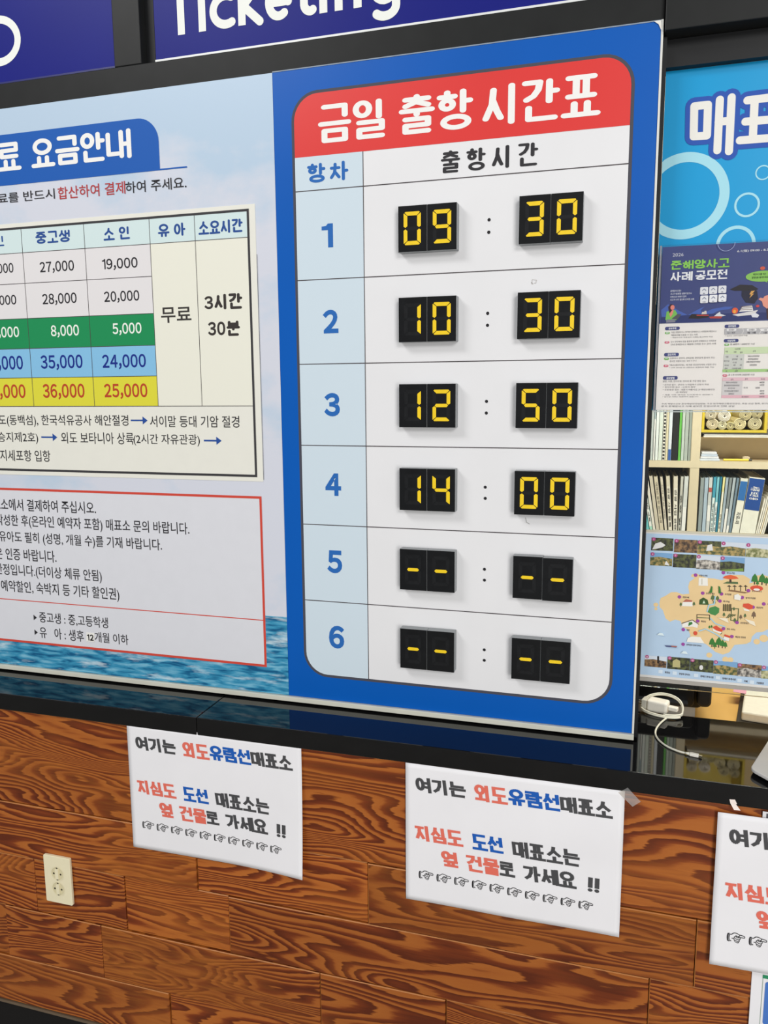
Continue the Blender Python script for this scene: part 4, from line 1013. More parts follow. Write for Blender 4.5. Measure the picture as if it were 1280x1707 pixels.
dec.flat([w4(858, 520), w4(880, 500), w4(930, 490), w4(985, 505), w4(1008, 525), w4(930, 533)], ym - .0004, ink('#e0663c')); dec.flat([w4(922, 532), w4(940, 532), w4(942, 562), w4(920, 562)], ym - .0003, dkb); dec.flat([w4(862, 570), w4(900, 552), w4(1000, 555), w4(1003, 575)], ym - .00025, tg2)
for x in (920, 970, 1024, 1072):
    dec.flat([w4(x - 3, 640), w4(x - 3, 595), w4(x + 4, 595), w4(x + 5, 640)], ym - .0003, dkb); dec.flat([w4(x - 22, 598), w4(x, 585), w4(x + 22, 600), w4(x, 602)], ym - .0004, dkb)
dec.flat([w4(905, 640), w4(935, 628), w4(1100, 655), w4(1060, 662)], ym - .0003, ink('#8a6a4c'))
for cx__, cy__, a_, b_ in ((1174, 615, .0112, .0055),): dec.flat(disc(*w4(cx__, cy__), a_, b_, 18), ym - .0003, rf); dec.flat(disc(*w4(cx__, cy__ + 12), a_*.5, b_*.4, 14), ym - .0004, wsh)
dec.flat([w4(635, 590), w4(638, 515), w4(720, 518), w4(722, 592)], ym - .0003, wsh); dec.flat([w4(660, 580), w4(662, 525), w4(672, 525), w4(672, 580)], ym - .0004, ink('#cfcabc'))
dec.flat([w4(640, 765), w4(645, 720), w4(680, 700), w4(720, 722), w4(730, 768)], ym - .0003, ink('#3f5a30')); dec.flat([w4(672, 755), w4(685, 725), w4(698, 755)], ym - .0004, ink('#cfe0c0'))
dec.flat([w4(480, 780), w4(490, 740), w4(520, 715), w4(578, 730), w4(580, 782)], ym - .0003, wsh); dec.flat([w4(488, 742), w4(520, 715), w4(578, 728), w4(575, 742)], ym - .0004, ink('#b86a58'))
dec.flat([w4(720, 835), w4(740, 795), w4(790, 780), w4(828, 800), w4(825, 840), w4(790, 868), w4(750, 855)], ym - .0003, ink('#4a8a4c'))
dec.flat([w4(860, 825), w4(862, 765), w4(940, 765), w4(938, 828)], ym - .0003, ink('#8a7c54')); 
for x in (866, 885, 905, 925, 935): dec.flat([w4(x - 3, 828), w4(x - 3, 760), w4(x + 3, 760), w4(x + 3, 828)], ym - .0004, dkb)
for k in range(5): dec.flats(joined([w4(892 + 18*k, 895 - 6*k), w4(925 + 14*k, 850 + 2*k)], .0014, 'flat'), ym - .0004, ink('#4c5c3a'))
dec.flats(frame_polys(w4(985, 0)[0], w4(0, 850)[1], w4(1060, 0)[0], w4(1060, 805)[1], .0016), ym - .0003, ink('#5c6a44'))
dec.flat([w4(1045, 785), w4(1050, 758), w4(1100, 755), w4(1140, 775), w4(1135, 805), w4(1100, 812)], ym - .0004, rf); dec.flat([w4(1050, 800), w4(1100, 812), w4(1110, 830), w4(1060, 820)], ym - .00035, wsh)
dec.flat([w4(482, 975), w4(486, 940), w4(575, 908), w4(632, 945), w4(625, 982), w4(580, 970)], ym - .0003, wsh); dec.flats(joined([w4(482, 940), w4(578, 908), w4(636, 948)], .0014), ym - .0004, dkb); dec.flat([w4(540, 965), w4(545, 930), w4(575, 925), w4(580, 945)], ym - .0004, tg)
dec.flats(joined([w4(620, 905), w4(620, 858), w4(738, 862), w4(738, 910)], .0012), ym - .0003, dkb); dec.flats(joined([w4(620, 885), w4(738, 890)], .0012), ym - .0003, tg2)
dec.flat([w4(525, 1110), w4(535, 1075), w4(570, 1060), w4(650, 1065), w4(690, 1125)], ym - .0003, wsh); dec.flat(disc(*w4(606, 1030), .0036, .0042, 12), ym - .0004, rf)
dec.flat([w4(765, 975), w4(800, 960), w4(860, 1000), w4(850, 1020), w4(800, 1005)], ym - .0004, rf); dec.flat([w4(765, 985), w4(800, 1005), w4(850, 1020), w4(840, 1035), w4(770, 1010)], ym - .00035, wsh)
dec.flat([w4(870, 1055), w4(880, 1040), w4(930, 1058), w4(925, 1075)], ym - .0004, rf); dec.flat([w4(875, 1060), w4(922, 1075), w4(915, 1105), w4(860, 1085)], ym - .00035, wsh)
pth = ink('#a8cfe0')
for pts in ([(790, 690), (780, 760), (730, 770), (715, 830)], [(745, 890), (790, 940), (880, 970)], [(640, 1010), (700, 990), (800, 1040), (880, 1095)]): dec.flats(joined([w4(*p) for p in pts], .0022), ym - .00015, pth)
dec.flat([w4(965, 715), w4(965, 675), w4(1000, 665), w4(1030, 690), w4(1020, 725)], ym - .0003, wsh); dec.flat([w4(810, 885), w4(900, 890), w4(915, 935), w4(860, 910)], ym - .0002, ink('#efe4cc')); dec.flat([w4(1060, 895), w4(1150, 920), w4(1165, 965), w4(1110, 940)], ym - .0002, ink('#efe4cc'))
dec.flat([w4(740, 640), w4(755, 590), w4(765, 600), w4(760, 655), w4(725, 655)], ym - .0003, tg); dec.flat([w4(820, 590), w4(835, 600), w4(845, 660), w4(822, 660)], ym - .0003, tg)
dec.flat([w4(322, 1142), w4(438, 1148), w4(430, 1162), w4(335, 1155)], ym - .0003, ink('#4a4c78')); dec.flat([w4(380, 1144), w4(438, 1148), w4(430, 1158), w4(385, 1155)], ym - .0004, ink('#b06858'))
for x, y in ((250, 1045), (470, 1215)): dec.flat([w4(x, y), w4(x + 25, y - 22), w4(x + 50, y - 18), w4(x + 68, y + 8)], ym - .0003, ink('#d8e8ec'))
dec.build('map_drawings', mp_)
lbl = MB(); vio = ink('#9a4a9c'); lk2 = ink('#50484c')
for k, (x, y, t) in enumerate(((608, 493, '사랑의 언덕'), (866, 470, '비너스가든'), (674, 660, '천국의 계단'), (848, 667, '조각공원'), (458, 695, '전망카페'), (833, 733, '대나무숲'), (1040, 700, '놀이조각공원'), (1098, 637, '코코아하우스'), (1140, 790, '명상언덕'), (1240, 760, '기념관'), (992, 932, '선인장동산'), (866, 990, '관리 사무소'), (944, 1062, '해금강 전망대'), (494, 998, '정문'), (492, 1134, '선착장과 등대 안내소'), (628, 918, '화장실'))):
    p = w4(x, y); lbl.flat(disc(p[0], p[1], .0034, .0034, 16), ym - .0004, vio)
    lbl.flats(text_at(t, p[0] + .006, p[1] - .0016, .0032, .015, .8), ym - .0005, lk2)
for k, (p, q, m1, top) in enumerate(ph):
    c = w4(p[0] + 20, p[1] + 14); lbl.flat(disc(c[0], c[1], .0036, .0036, 16), ym - .0005, ink('#b04a84')); lbl.flats(text_at(str(k + 1), c[0], c[1] - .0016, .0034, .02, .9, 'c'), ym - .0006, wsh)
for x, y, t in ((283, 1388, '화장실'), (415, 1402, '전망대 안내소'), (612, 1424, '장애인 편의시설'), (815, 1444, '장애인 휴게시설'), (1015, 1470, '카페'), (1130, 1485, '기념품점')):
    p = w4(x, y); lbl.flat(rect(p[0] - .004, p[1] - .0035, p[0] + .004, p[1] + .0035), ym - .0003, ink('#d2dfea')); lbl.flats(text_at(t, p[0] + .008, p[1] - .0022, .0036, .015, .8), ym - .0004, lk2)
lbl.build('map_lettering', mp_)

# ------------------------------------------------------------------ office behind the glass: bookcase and what stands in it
YK = 1.20
beige = mat('#d6c9ab', .5, .35, 0, .03)
tan = mat('#dcc394', .6, .3, 0, .03)
bk = empty('bookcase', (.5, YK, -1.75)); tag(bk, 'beige steel bookcase full of binders behind the ticket window', 'bookcase')
def wk(x, y, d=YK): return W(1050 + x/5.565, 670 + y/5.565, d)
SH = wk(600, 548)[1]; SHB = wk(600, 612)[1]
ux0, ux1 = wk(566, 400)[0], wk(655, 400)[0]
LOW = -.530
for x0, x1 in ((ux0, ux1), (-.45, -.42), (1.0, 1.03)): MB().box(x0, x1, YK, YK + .34, -1.74, .30, beige).build('upright', bk, bevel=.002)
segx = [(-.42, ux0), (ux1, 1.0)]
MB().box(-.42, ux0 - .0005, YK, YK + .34, SHB, SH, beige).build('shelf', bk, bevel=.002)
MB().box(ux1 + .0005, 1.0, YK, YK + .34, SHB, SH, beige).build('shelf', bk, bevel=.002)
MB().box(-.45, 1.03, YK - .001, YK - .0001, SHB, SH, beige).build('shelf_edge', bk)
for x0, x1 in segx: MB().box(x0 + .0005, x1 - .0005, YK, YK + .34, LOW - .022, LOW, beige).build('shelf', bk, bevel=.002)
ZM = wk(800, 330)[1]; 
MB().box(ux1 + .0005, 1.0, YK + .03, YK + .30, ZM - .006, ZM, tan).build('shelf', bk)
darkb = mat('#1b1a19', .7, .2)
MB().box(-.45, 1.03, YK + .341, YK + .35, -1.74, SHB, darkb).build('back_panel', bk)
MB().box(-.45, ux0, YK + .341, YK + .35, SHB, .3, darkb).build('back_panel', bk)
MB().box(ux1, 1.03, YK + .14, YK + .15, SH + .0005, ZM - .0065, tan).build('back_panel', bk)
MB().box(ux1, 1.03, YK + .341, YK + .35, SH, .3, tan).build('back_panel', bk)

def upright_book(name, label, cat, group, x0, x1, zb, h, lean, cover, depth=.21, y=None, label_bits=(), pages=None):
    """a bound volume: cover + (optionally) page block and spine marks; leans about its foot"""
    y = YK + .004 if y is None else y
    zb += abs(math.sin(lean))*(x1 - x0)/2
    root = empty(name, ((x0 + x1)/2, y, zb)); tag(root, label, cat, group)
    T = Matrix.Translation(((x0 + x1)/2, y, zb)) @ Matrix.Rotation(lean, 4, 'Y') @ Matrix.Translation((-(x0 + x1)/2, -y, -zb))
    t = min(.0022, (x1 - x0)*.16)
    c = MB()
    c.box(x0, x1, y, y + t, zb, zb + h, cover, T=T); c.box(x0, x0 + t, y + t, y + depth, zb, zb + h, cover, T=T); c.box(x1 - t, x1, y + t, y + depth, zb, zb + h, cover, T=T)
    c.build('cover', root)
    MB().box(x0 + t, x1 - t, y + t, y + depth - .004, zb + .003, zb + h - .004, pages or mat('#e4e0d2', .8, .2, 0, .06, 200), T=T).build('page_block', root)
    if label_bits:
        s_ = MB()
        for kind, a, b, c_ in label_bits:      # fractions of the height from the foot
            if kind == 'band':
                s_.face([T @ Vector(p) for p in ((x0 + .0004, y - .0004, zb + a*h), (x1 - .0004, y - .0004, zb + a*h), (x1 - .0004, y - .0004, zb + b*h), (x0 + .0004, y - .0004, zb + b*h))], c_)
            elif kind == 'rings':
                n = 26
                for k in range(n):
                    z = zb + h*(a + (b - a)*(k + .5)/n); d = h*(b - a)/n*.28
                    s_.face([T @ Vector(p) for p in ((x0 + .001, y - .0006, z - d), (x1 - .001, y - .0006, z - d), (x1 - .001, y - .0006, z + d), (x0 + .001, y - .0006, z + d))], c_)
            else:
                P_ = text_at(kind, 0, 0, (x1 - x0)*.5, .02, 1.0); A, B, C_, D_ = bounds(P_)
                k = (b - a)*h/(C_ - A); xm = (x0 + x1)/2
                for q in P_:
                    s_.face([T @ Vector((xm - (D_ + B)/2 + p[1], y - .0008, zb + b*h - (p[0] - A)*k)) for p in q][::1], c_)
        s_.build('spine_marks', root)
    return root
G1 = 'files on the upper left shelf'; G2 = 'books on the lower left shelf'; G3 = 'files on the lower right shelf'
def m6(h): return mat(h, .45, .4, 0, .06, 40)
kk = ink('#2c2c2c'); ww = ink('#e8e8e4')
UL = [  # zoom x0, x1, colour, label, marks
 (105, 128, '#cfcfc8', 'pale booklet at the left end of the upper shelf, beside the spiral bound one', ()),
 (130, 151, '#dcdad2', 'thin spiral bound booklet left of the narrow black file, upper shelf', (('rings', 0, 1, kk),)),
 (153, 186, '#161616', 'narrow black file near the left end of the upper shelf', ()),
 (188, 211, '#b9c2c0', 'thin light grey file right of the narrow black file, upper shelf', ()),
 (212, 230, '#9fb0b4', 'thin blue grey file with a white foot, upper shelf', (('band', .0, .45, ww),)),
 (232, 260, '#dfe6e4', 'white file between the blue grey file and the mint white one, upper shelf', ()),
 (261, 296, '#d3dcd2', 'mint white file just left of the wide spiral notebook, upper shelf', ()),
 (298, 325, '#e6e3d8', 'wide white spiral notebook in the middle of the upper shelf', (('rings', 0, 1, kk),)),
 (326, 350, '#d8cfae', 'cream file right of the wide spiral notebook, upper shelf', ()),
 (351, 383, '#d6dde6', 'white file with a blue edge left of the wide black binder, upper shelf', (('band', 0, .12, ink('#3a62a8')),)),
 (386, 445, '#141516', 'wide black binder left of the bright green file, upper shelf', ()),
 (446, 470, '#62b84a', 'bright green file with white marks on the upper shelf', (('rings', .62, 1, ww),)),
 (472, 500, '#bcc8be', 'grey green file touching the bright green one, upper shelf', ()),
 (501, 535, '#aab4ac', 'grey file second from the upright, upper shelf', ()),
 (537, 563, '#98a198', 'darker grey file against the upright, upper shelf', ())]
for x0, x1, c, l, bits in UL:
    a, b = wk(x0, 480)[0], wk(x1, 480)[0]
    upright_book('file_binder', l, 'file', G1, a + .0006, b - .0006, SH + .0006, .30, 0, m6(c), label_bits=bits)
ang = -math.atan2(78, 490)
LL = [ # zoom top x0, x1 at y=700, top y
 (28, 58, 690, '#2a6ea8', 'blue spined book, leftmost on the lower left shelf, half behind the timetable', (), ang*1.05),
 (62, 92, 690, '#6fc0c4', 'teal book leaning second from left on the lower left shelf', (('안내 책자', .40, .72, kk), ), ang*1.05),
 (95, 122, 690, '#a7dcc8', 'mint green book with lettering, leaning third from left on the lower left shelf', (('해양 안전 교육', .36, .85, kk), ('band', .30, 1.0, ww)), ang*1.05),
 (126, 158, 692, '#e2ddd2', 'thin white book leaning right of the mint green book', (), ang*.98),
 (161, 198, 686, '#cdc5b2', 'plain beige book leaning right of the thin white book', (), ang*.92),
 (203, 256, 690, '#d2c8b0', 'thick beige book with faint lettering on the lower left shelf', (('여객선 운항 관리 규정', .35, .92, ink('#8a8478')),), ang*.80),
 (262, 312, 690, '#d8d0be', 'beige book with grey lettering left of the two boxed titles', (('선박 안전 관리', .42, .90, ink('#9a948a')),), ang*.68),
 (316, 378, 682, '#d5cdb8', 'thick beige book with a boxed black title, left of its twin', (('band', .05, .86, ink('#e4dece')), ('관광 사업 등록 서류', .10, .84, kk)), ang*.38),
 (382, 446, 682, '#d9d2c0', 'thick beige book with a boxed black title, right of its twin', (('band', .02, .84, ink('#e8e3d6')), ('관광 사업 관련 서류', .06, .82, kk)), ang*.14),
 (449, 482, 682, '#c2c2b8', 'grey white book with black lettering right of the boxed titles', (('운항 일지', .2, .75, kk),), ang*.06),
 (484, 520, 680, '#d0d4d2', 'pale grey file with white label at the right end of the lower left shelf', (('band', .05, .58, ww),), 0.0)]
H0 = .345
LLB = [(105, 135, -92), (141, 178, -91), (182, 209, -90), (212, 237, -87), (241, 273, -80), (277, 313, -74), (322, 346, -61), (356, 391, -41), (400, 440, -17), (445, 470, 4), (474, 512, 8)]
def standing(name, cat, group, l, c, bits, yt, b0, b1, dx, depth=.21, w_=None):
    """a volume seen with its spine edges at b0..b1 low down and leaning by dx over the visible height"""
    an = math.atan2(dx, 490); zr = wk(300, 1190)[1]; ztop = wk(300, yt)[1]
    k = (zr - LOW)*math.tan(an)
    a, b = wk(b0, 1190)[0] - k, wk(b1, 1190)[0] - k
    upright_book(name, l, cat, group, a + .0004, b - .0004, LOW + .0004, (ztop - LOW)/math.cos(an) - .003, an, m6(c), label_bits=bits, depth=depth)
for (x0, x1, yt, c, l, bits, an), (b0, b1, dx) in zip(LL, LLB): standing('book', 'book', G2, l, c, bits, yt, b0, b1, dx)
ang2 = math.atan2(46, 520)
LR = [
 (636, 664, 690, '#8d9899', 'slim dark grey file next to the upright on the lower right shelf', (), .3),
 (666, 702, 688, '#a9bccb', 'blue grey file second from the upright, lower right shelf', (), .4),
 (704, 745, 684, '#c9cdcb', 'pale grey file with red mark, third from the upright, lower right shelf', (('band', .80, .86, ink('#b85a50')), ('band', .4, .62, ww)), .5),
 (749, 778, 680, '#3f9ab4', 'teal book with white title strip on the lower right shelf', (('band', 0, .72, ink('#dbe8e6')), ('해양관광 자료집', .2, .64, kk)), .6),
 (780, 806, 680, '#7cc0cc', 'light teal book between the two darker teal ones', (('band', 0, .66, ink('#e4ecea')), ('여객 업무 편람', .2, .6, kk)), .65),
 (808, 830, 678, '#1f7894', 'thin dark teal book left of the yellow topped book', (), .65),
 (833, 858, 680, '#e4dc9a', 'white book with a yellow top on the lower right shelf', (('band', 0, .8, ink('#ece8d8')), ('안전 점검', .3, .5, kk)), .7),
 (861, 890, 684, '#9fb0bc', 'grey blue file right of the yellow topped book', (), .75),
 (892, 926, 684, '#7e8788', 'dark grey file with a white label, lower right shelf', (('band', .10, .58, ww),), .8),
 (929, 960, 684, '#a8b4ba', 'clear grey file left of the narrow slate file, lower right shelf', (('band', .05, .35, ww),), .85),
 (962, 992, 686, '#6f8494', 'narrow slate file just left of the blue and white binder', (), .9),
 (996, 1060, 690, '#dcdccf', 'white binder with blue corners and a black title, lower right shelf', (('band', .70, .96, ink('#2f6cae')), ('band', .0, .22, ink('#2f6cae')), ('band', .24, .68, ink('#e6e4d8')), ('자료-외', .38, .54, kk)), 1.0)]
LRB = [(628, 662, 4), (666, 700, 5), (703, 736, 7), (739, 767, 11), (769, 792, 13), (794, 812, 16), (814, 834, 22), (836, 860, 26), (862, 888, 31), (890, 916, 36), (919, 941, 41), (945, 1014, 50)]
for (x0, x1, yt, c, l, bits, f), (b0, b1, dx) in zip(LR, LRB): standing('file_binder', 'file', G3, l, c, bits, yt, b0, b1, dx)
standing('lever_arch_file', 'file', None, 'wide white box file with a dark blue label at the top of its spine', '#e6e5d8',
         (('band', .56, .985, ink('#1f4a94')), ('서류 보관 용', .70, .88, ww)), 684, 1019, 1164, 54, .27)
zr = wk(300, 1190)[1]
for k in range(5):
    an = math.radians(9.6 + .5*k); x = wk(1178 + 17*k, 1190)[0] - (zr - LOW)*math.tan(an); h_ = .178 + .006*k
    l = ['first', 'second', 'third', 'fourth', 'fifth'][k]
    r_ = empty('folder_sheet', (x, YK + .02, LOW)); tag(r_, 'thin white folder leaning right of the wide box file, %s from it' % l, 'folder', 'thin folders right of the box file')
    T = Matrix.Translation((x, YK + .02, LOW + .0014)) @ Matrix.Rotation(an, 4, 'Y') @ Matrix.Translation((-x, -YK - .02, -LOW))
    MB().box(x, x + .0022, YK + .02, YK + .23, LOW, LOW + h_, m6('#e9e4d8'), T=T).build('cover', r_)
    MB().box(x + .0023, x + .0046, YK + .024, YK + .225, LOW + .003, LOW + h_ - .004, m6('#f0eee6' if k != 2 else '#e8d2a8'), T=T).build('page_block', r_)

# yellow box of paper rolls lying on papers
PT = ZM
pr = MB(); rr = random.Random(2)
for k in range(3):
    zb = PT + .0005 + .0048*k; x0 = wk(672 + 6*k, 310)[0] + rr.uniform(-.004, .004)
    sN = ['lowest', 'middle', 'topmost'][k]
    o = MB().box(x0, x0 + .42, YK + .0 + .004*k, YK + .29, zb, zb + .0042, m6(['#e2ddd2', '#c9c6c0', '#3a3734'][k])).build('paper_stack', None, bevel=.0005)
    tag(o, '%s of three paper bundles lying under the yellow box of rolls' % sN, 'paper', 'paper bundles under the yellow box')
bx0, bx1 = wk(668, 200)[0], wk(1278, 200)[0]; bz0 = PT + .0150; bz1 = bz0 + .20; by = YK + .01
yb = m6('#cdb52c'); yin = m6('#8a7a2a')
box_ = empty('yellow_box', ((bx0 + bx1)/2, by, bz0)); tag(box_, 'yellow open fronted box packed with paper rolls on the bookcase', 'box')
tk_ = .0085
for nm, q in (('bottom_panel', (bx0, bx1, by, by + .22, bz0, bz0 + tk_)), ('side_panel', (bx0, bx0 + tk_, by, by + .22, bz0 + tk_ + .0002, bz1)), ('side_panel', (bx1 - tk_, bx1, by, by + .22, bz0 + tk_ + .0002, bz1)), ('back_panel', (bx0 + tk_ + .0002, bx1 - tk_ - .0002, by + .21, by + .22, bz0 + tk_ + .0002, bz1))):
    MB().box(*q, yb, None).build(nm, box_, bevel=.001)
ROLL_ = [(772, 214, 52, '#ddd0b0', 'large cream paper roll in the bottom left of the yellow box'), (862, 226, 40, '#eeeac8', 'small pale yellow paper roll second in the bottom row of the yellow box'), (938, 226, 36, '#d8cf98', 'smallest paper roll in the middle of the bottom row of the yellow box'),
         (1026, 218, 54, '#dcd0a0', 'large buff paper roll right of the smallest one in the yellow box'), (1168, 216, 58, '#c9c09a', 'large dull paper roll in the bottom right of the yellow box'),
         (736, 122, 50, '#d6ccb6', 'cream paper roll on the upper left in the yellow box'), (884, 134, 54, '#e9e4da', 'white paper roll with a clear core in the upper row of the yellow box'), (1080, 122, 52, '#c8bc8e', 'buff paper roll with a string in the upper row of the yellow box'), (1190, 112, 46, '#bdb184', 'dull buff paper roll in the upper right of the yellow box')]
for x, y, r, c, l in ROLL_:
    cx_, cz_ = wk(x, y); rad = r/5.565*.00196
    cz_ = max(cz_, bz0 + tk_ + rad + .0004); cx_ = min(max(cx_, bx0 + tk_ + rad + .001), bx1 - tk_ - rad - .001)
    rt_ = empty('paper_roll', (cx_, by + .012, cz_ - rad)); tag(rt_, l, 'paper roll', 'paper rolls in the yellow box')
    cm = m6(c)
    m_ = MB(); n = 28; prof = [(rad*.985, 0.0), (rad, .002), (rad, .19)]
    spn = []; 
    for k in range(3*n + 1):
        an_ = 2*math.pi*k/n; rk = rad*(.30 + .66*k/(3*n)); spn.append((cx_ + rk*math.cos(an_), by + .0105, cz_ + rk*math.sin(an_)))
    m_.face([(cx_ + rad*math.cos(2*math.pi*k/n), by + .012, cz_ + rad*math.sin(2*math.pi*k/n)) for k in range(n)], cm)
    for k in range(n):
        a0, a1 = 2*math.pi*k/n, 2*math.pi*(k + 1)/n
        m_.face([(cx_ + rad*math.cos(a0), by + .012, cz_ + rad*math.sin(a0)), (cx_ + rad*math.cos(a0), by + .2, cz_ + rad*math.sin(a0)), (cx_ + rad*math.cos(a1), by + .2, cz_ + rad*math.sin(a1)), (cx_ + rad*math.cos(a1), by + .012, cz_ + rad*math.sin(a1))], cm)
    m_.build('rolled_paper', rt_)
    MB().tube(spn, .0007, m6('#a89c78'), 5).build('wound_edge', rt_)
    MB().flat(disc(cx_, cz_, rad*.16, n=14), by + .0114, mat('#5a5242', .7, .2)).build('core_hole', rt_)
# small things on the shelf below the box
x0 = wk(640, 500)[0]; x1 = wk(838, 500)[0]
for k in range(4):
    zb = SH + .0004 + .0072*k
    o = MB().box(x0 + .004 + .002*k, x1 - .003*k, YK + .01 + .003*k, YK + .13, zb, zb + .0066, m6(['#c4ccd8', '#d6d6da', '#b8c4d4', '#d8dbe2'][k])).build('leaflet_bundle', None, bevel=.0008)
    tag(o, '%s bundle of the small leaflet stack beside the upright' % ['lowest', 'second lowest', 'second highest', 'topmost'][k], 'leaflets', 'leaflet bundles on the shelf')
xa = wk(872, 540)[0]; xb_ = wk(1130, 540)[0]; pz = SH + .004
pc = empty('pencil', ((xa + xb_)/2, YK + .02, SH)); tag(pc, 'yellow pencil lying on the shelf under the yellow box', 'pencil')
MB().tube([(xa, YK + .022, pz), (xb_ - .006, YK + .026, pz)], .0036, m6('#e8cf3a'), 6).build('shaft', pc)
MB().tube([(xb_ - .0058, YK + .026, pz), (xb_ + .004, YK + .0262, pz)], [.0036, .0034], m6('#2a2622'), 6).build('dark_end', pc)
er = MB(); c = wk(1098, 526)
er.prism(rrect(c[0] - .011, SH + .0004, c[0] + .011, SH + .014, .006), YK + .045, YK + .065, m6('#c9b79a')); tag(er.build('eraser', None, bevel=.002), 'small rounded beige eraser behind the yellow pencil', 'eraser')

# ------------------------------------------------------------------ desk, printer, pad behind the ledge
ZD = -.752
dk_ = empty('office_desk', (.5, .45, -1.75)); tag(dk_, 'office desk with a light wood top behind the black stone ledge', 'desk')
MB().box(-.8, 1.4, .165, .80, ZD - .028, ZD, mat('#d9ac5e', .45, .35, 0, .05, 9)).build('desk_top', dk_, bevel=.002)
for x in (-.76, 1.34):
    for y in (.20, .74): MB().box(x, x + .04, y, y + .04, -1.75, ZD - .0285, mat('#5a5a5c', .5, .4)).build('leg', dk_)
yp = .27
xr_ = W(1186, 1160, yp)[0]; zbp = ZD + .003
pn_ = empty('printer', (xr_ - .16, yp + .13, ZD)); tag(pn_, 'black desktop printer under the island map, behind the ledge', 'printer')
pk = mat('#17181b', .38, .45, 0, .08, 30)
bod = MB(); bod.prism(rrect(xr_ - .34, zbp + .022, xr_ - .012, zbp + .165, .018), yp + .02, yp + .25, pk); bod.build('body', pn_, bevel=.006, seg=3)
fb_ = MB(); fb_.prism(rrect(xr_ - .33, zbp + .03, xr_ - .035, zbp + .13, .012), yp + .004, yp + .0195, mat('#101113', .3, .5)); fb_.build('front_panel', pn_, bevel=.003)
MB().prism(rrect(xr_ - .030, zbp + .035, xr_, zbp + .150, .012), yp - .004, yp + .12, pk).build('side_cover', pn_, bevel=.005)
MB().box(xr_ - .30, xr_ - .05, yp - .02, yp + .003, zbp + .040, zbp + .046, mat('#202226', .35, .5)).build('paper_tray', pn_)
MB().box(xr_ - .33, xr_ - .03, yp + .03, yp + .24, ZD + .0005, zbp + .0215, mat('#b9b9b4', .5, .4)).build('base', pn_)
tp_ = G(1215, 1152, ZD + .03); q0 = G(1236, 1186, ZD + .030); q1 = G(1280, 1193, ZD + .030)
ux = (q1 - q0); ux.z = 0; ux.normalize(); uy = Vector((-ux.y, ux.x, 0))
sx_ = .26; sy_ = .30
def slab(p, l, wdt, z0, z1, m, name, parent, off=0.0, bev=.003):
    P_ = [p - ux*off - uy*off, p + ux*(l + off) - uy*off, p + ux*(l + off) + uy*(wdt + off), p - ux*off + uy*(wdt + off)]
    mm = MB(); i = 0
    mm.v += [(v.x, v.y, z0) for v in P_] + [(v.x, v.y, z1) for v in P_]
    for f in ((3, 2, 1, 0), (4, 5, 6, 7), (0, 1, 5, 4), (1, 2, 6, 5), (2, 3, 7, 6), (3, 0, 4, 7)): mm.f.append(f); mm.m.append(mm.mi(m))
    return mm.build(name, parent, bevel=bev)
pd = empty('paper_pad', (q0.x + .1, q0.y + .1, ZD)); tag(pd, 'thick cream paper pad in a dark tray on the office desk', 'paper pad')
slab(q0, sx_, sy_, ZD + .0005, ZD + .008, mat('#3a352c', .5, .4), 'tray', pd, .010)
slab(q0, sx_, sy_, ZD + .0085, ZD + .030, mat('#e6e2d2', .7, .2, 0, .03, 120), 'pages', pd, 0, .004)
nq = G(1222, 1153, ZD + .031)
slab(nq, .028, .05, ZD + .0302, ZD + .0308, mat('#e8a8bc', .6, .2), 'sticky_note', pd, 0, 0)

# ------------------------------------------------------------------ charger and the pale tablet on the ledge
def zc(x, y, h=0.0): return G(1030 + x/5.12, 1120 + y/5.12, Z_LEDGE + h)
wp = mat('#eeeae0', .35, .45, 0, .02); gp_ = mat('#c4c2b6', .4, .4, 0, .02); wc = mat('#e4e2d2', .45, .4, 0, .02)
A = zc(258, 268, .016); B = zc(430, 305, .016); D = (B - A).normalized(); 
ch = empty('phone_charger', (A.x, A.y, Z_LEDGE)); tag(ch, 'white phone charger with its cable wound round it on the stone ledge', 'charger')
def rbox(c0, c1, hw, hh, m, name, parent, bev):
    d = (c1 - c0); l = d.length; d.normalize(); s_ = Vector((d.y, -d.x, 0)).normalized(); u_ = Vector((0, 0, 1))
    mm = MB()
    for c_ in (c0, c1):
        for a_, b_ in ((-1, -1), (1, -1), (1, 1), (-1, 1)): mm.v.append(tuple(c_ + s_*hw*a_ + u_*hh*b_))
    for f in ((3, 2, 1, 0), (4, 5, 6, 7), (0, 1, 5, 4), (1, 2, 6, 5), (2, 3, 7, 6), (3, 0, 4, 7)): mm.f.append(f); mm.m.append(mm.mi(m))
    return mm.build(name, parent, bevel=bev, seg=3, smooth=False)
rbox(A, B, .0145, .0130, wp, 'adapter_body', ch, .005)
nk = rbox(A - D*.012, A - D*.0004, .0115, .0105, gp_, 'plug_neck', ch, .002)
sd = Vector((D.y, -D.x, 0)).normalized()
for s_ in (-1, 1):
    MB().tube([A - D*.030 + sd*.0055*s_, A - D*.0125 + sd*.0055*s_], .0019, mat('#c8c8c4', .25, .5, 1.0), 8).build('pin', ch)
rbox(B + D*.0005, B + D*.020, .0065, .0045, wp, 'usb_plug', ch, .002)
cc = (A + B)*.5; cc.z = Z_LEDGE
coil = []
n = 60; turns = 2.18
for k in range(int(n*turns)):
    t = 2*math.pi*k/n; rr_ = 1 + .06*math.sin(k*.09)
    off = .043*math.cos(t + .4)*rr_; lat = .029*math.sin(t + .4)*rr_
    z = Z_LEDGE + .004 + .0026*(k/n) + .026*max(0.0, -math.sin(t + .4))**.7
    p = cc + D*(off + .010) + sd*lat; coil.append((p.x, p.y, z))
tail_px = [(430, 385), (385, 415), (345, 455), (320, 495), (318, 535), (340, 575), (385, 615), (430, 642), (480, 664), (530, 682), (575, 692)]
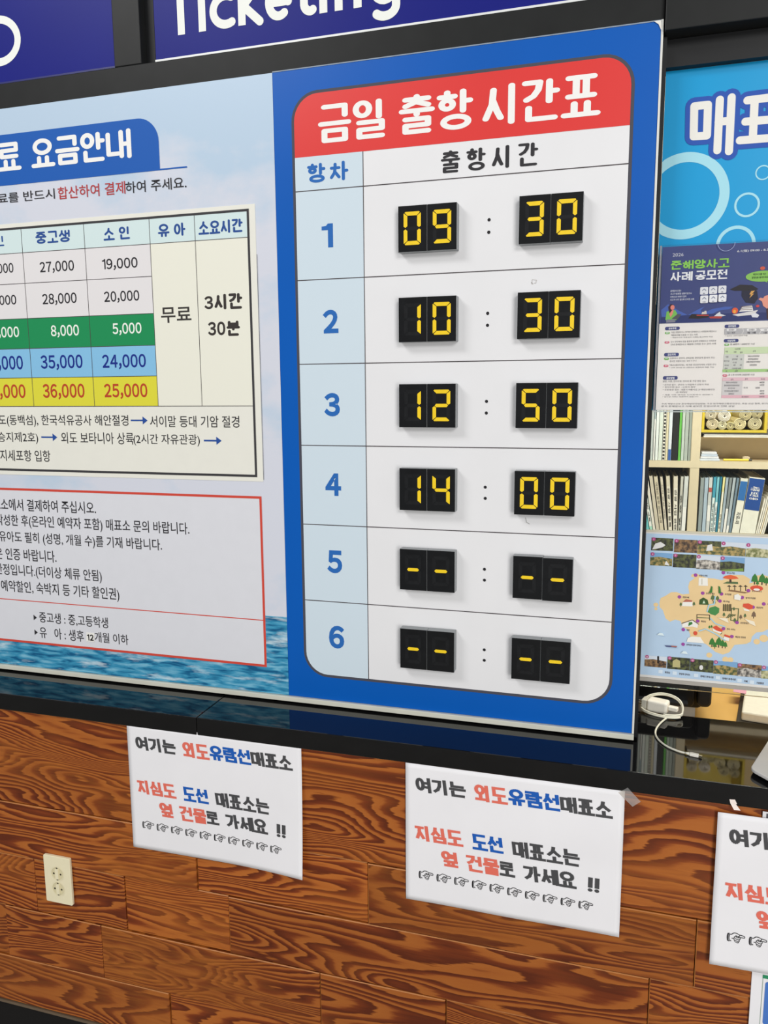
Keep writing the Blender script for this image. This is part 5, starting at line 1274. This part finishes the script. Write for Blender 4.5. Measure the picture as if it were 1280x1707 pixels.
tail = [tuple(zc(x, y, .0026)) for x, y in tail_px]
def smooth(P_, it=2):
    P_ = [Vector(p) for p in P_]
    for _ in range(it):
        Q = [P_[0]]
        for a_, b_ in zip(P_[:-1], P_[1:]): Q += [a_*.75 + b_*.25, a_*.25 + b_*.75]
        P_ = Q + [P_[-1]]
    return P_
MB().tube([Vector(p) for p in coil], .0019, wc, 8).build('cable', ch, smooth=True)
MB().tube(smooth([coil[-1]] + tail), .0019, wc, 8).build('cable', ch, smooth=True)
c0 = zc(575, 692, .0034); c1 = zc(610, 700, .0034); c2 = zc(690, 716, .0034); c3 = zc(718, 722, .0034)
MB().tube([c0, c1], [.0021, .0030], wc, 10).build('strain_relief', ch, smooth=True)
rbox(c1, c2, .0042, .0030, wp, 'connector', ch, .0015)
rbox(c2 + (c3 - c2)*.02, c3, .0030, .0010, mat('#b8bcc0', .25, .5, 1.0), 'connector_tip', ch, 0)

K = zc(1128, 822, .012); E1 = zc(1280, 588, .012); E2 = zc(1280, 905, .012)
e1 = (E1 - K).normalized(); e2 = (E2 - K).normalized(); 
e2 = (e2 - e1*e1.dot(e2)*.0).normalized()
out = []
rad = .012
for k in range(9):   # rounded near corner
    t = k/8; p = (K + e1*rad)*(1 - t)**2 + K*2*t*(1 - t) + (K + e2*rad)*t**2; out.append(p)
out = out + [K + e2*.22, K + e2*.22 + e1*.19, K + e1*.19]
def flat_slab(P_, z0, z1, m, name, parent, bev):
    mm = MB(); n = len(P_)
    mm.v += [(p.x, p.y, z0) for p in P_] + [(p.x, p.y, z1) for p in P_]
    mm.f.append(tuple(range(n))[::-1]); mm.f.append(tuple(range(n, 2*n))); mm.m += [mm.mi(m)]*2
    for k in range(n): mm.f.append((k, (k + 1) % n, n + (k + 1) % n, n + k)); mm.m.append(mm.mi(m))
    return mm.build(name, parent, bevel=bev)
tb_ = empty('tablet', (K.x + .08, K.y + .02, Z_LEDGE)); tag(tb_, 'pale grey tablet with a rounded corner lying on the ledge at the right edge', 'tablet')
flat_slab(out, Z_LEDGE + .006, Z_LEDGE + .0125, mat('#d9d6d2', .4, .45, 0, .02), 'shell', tb_, .0015)
inn = [p + (e1 + e2)*.012 for p in out]
flat_slab(inn, Z_LEDGE + .0004, Z_LEDGE + .0058, mat('#17171a', .5, .4), 'underside', tb_, 0)
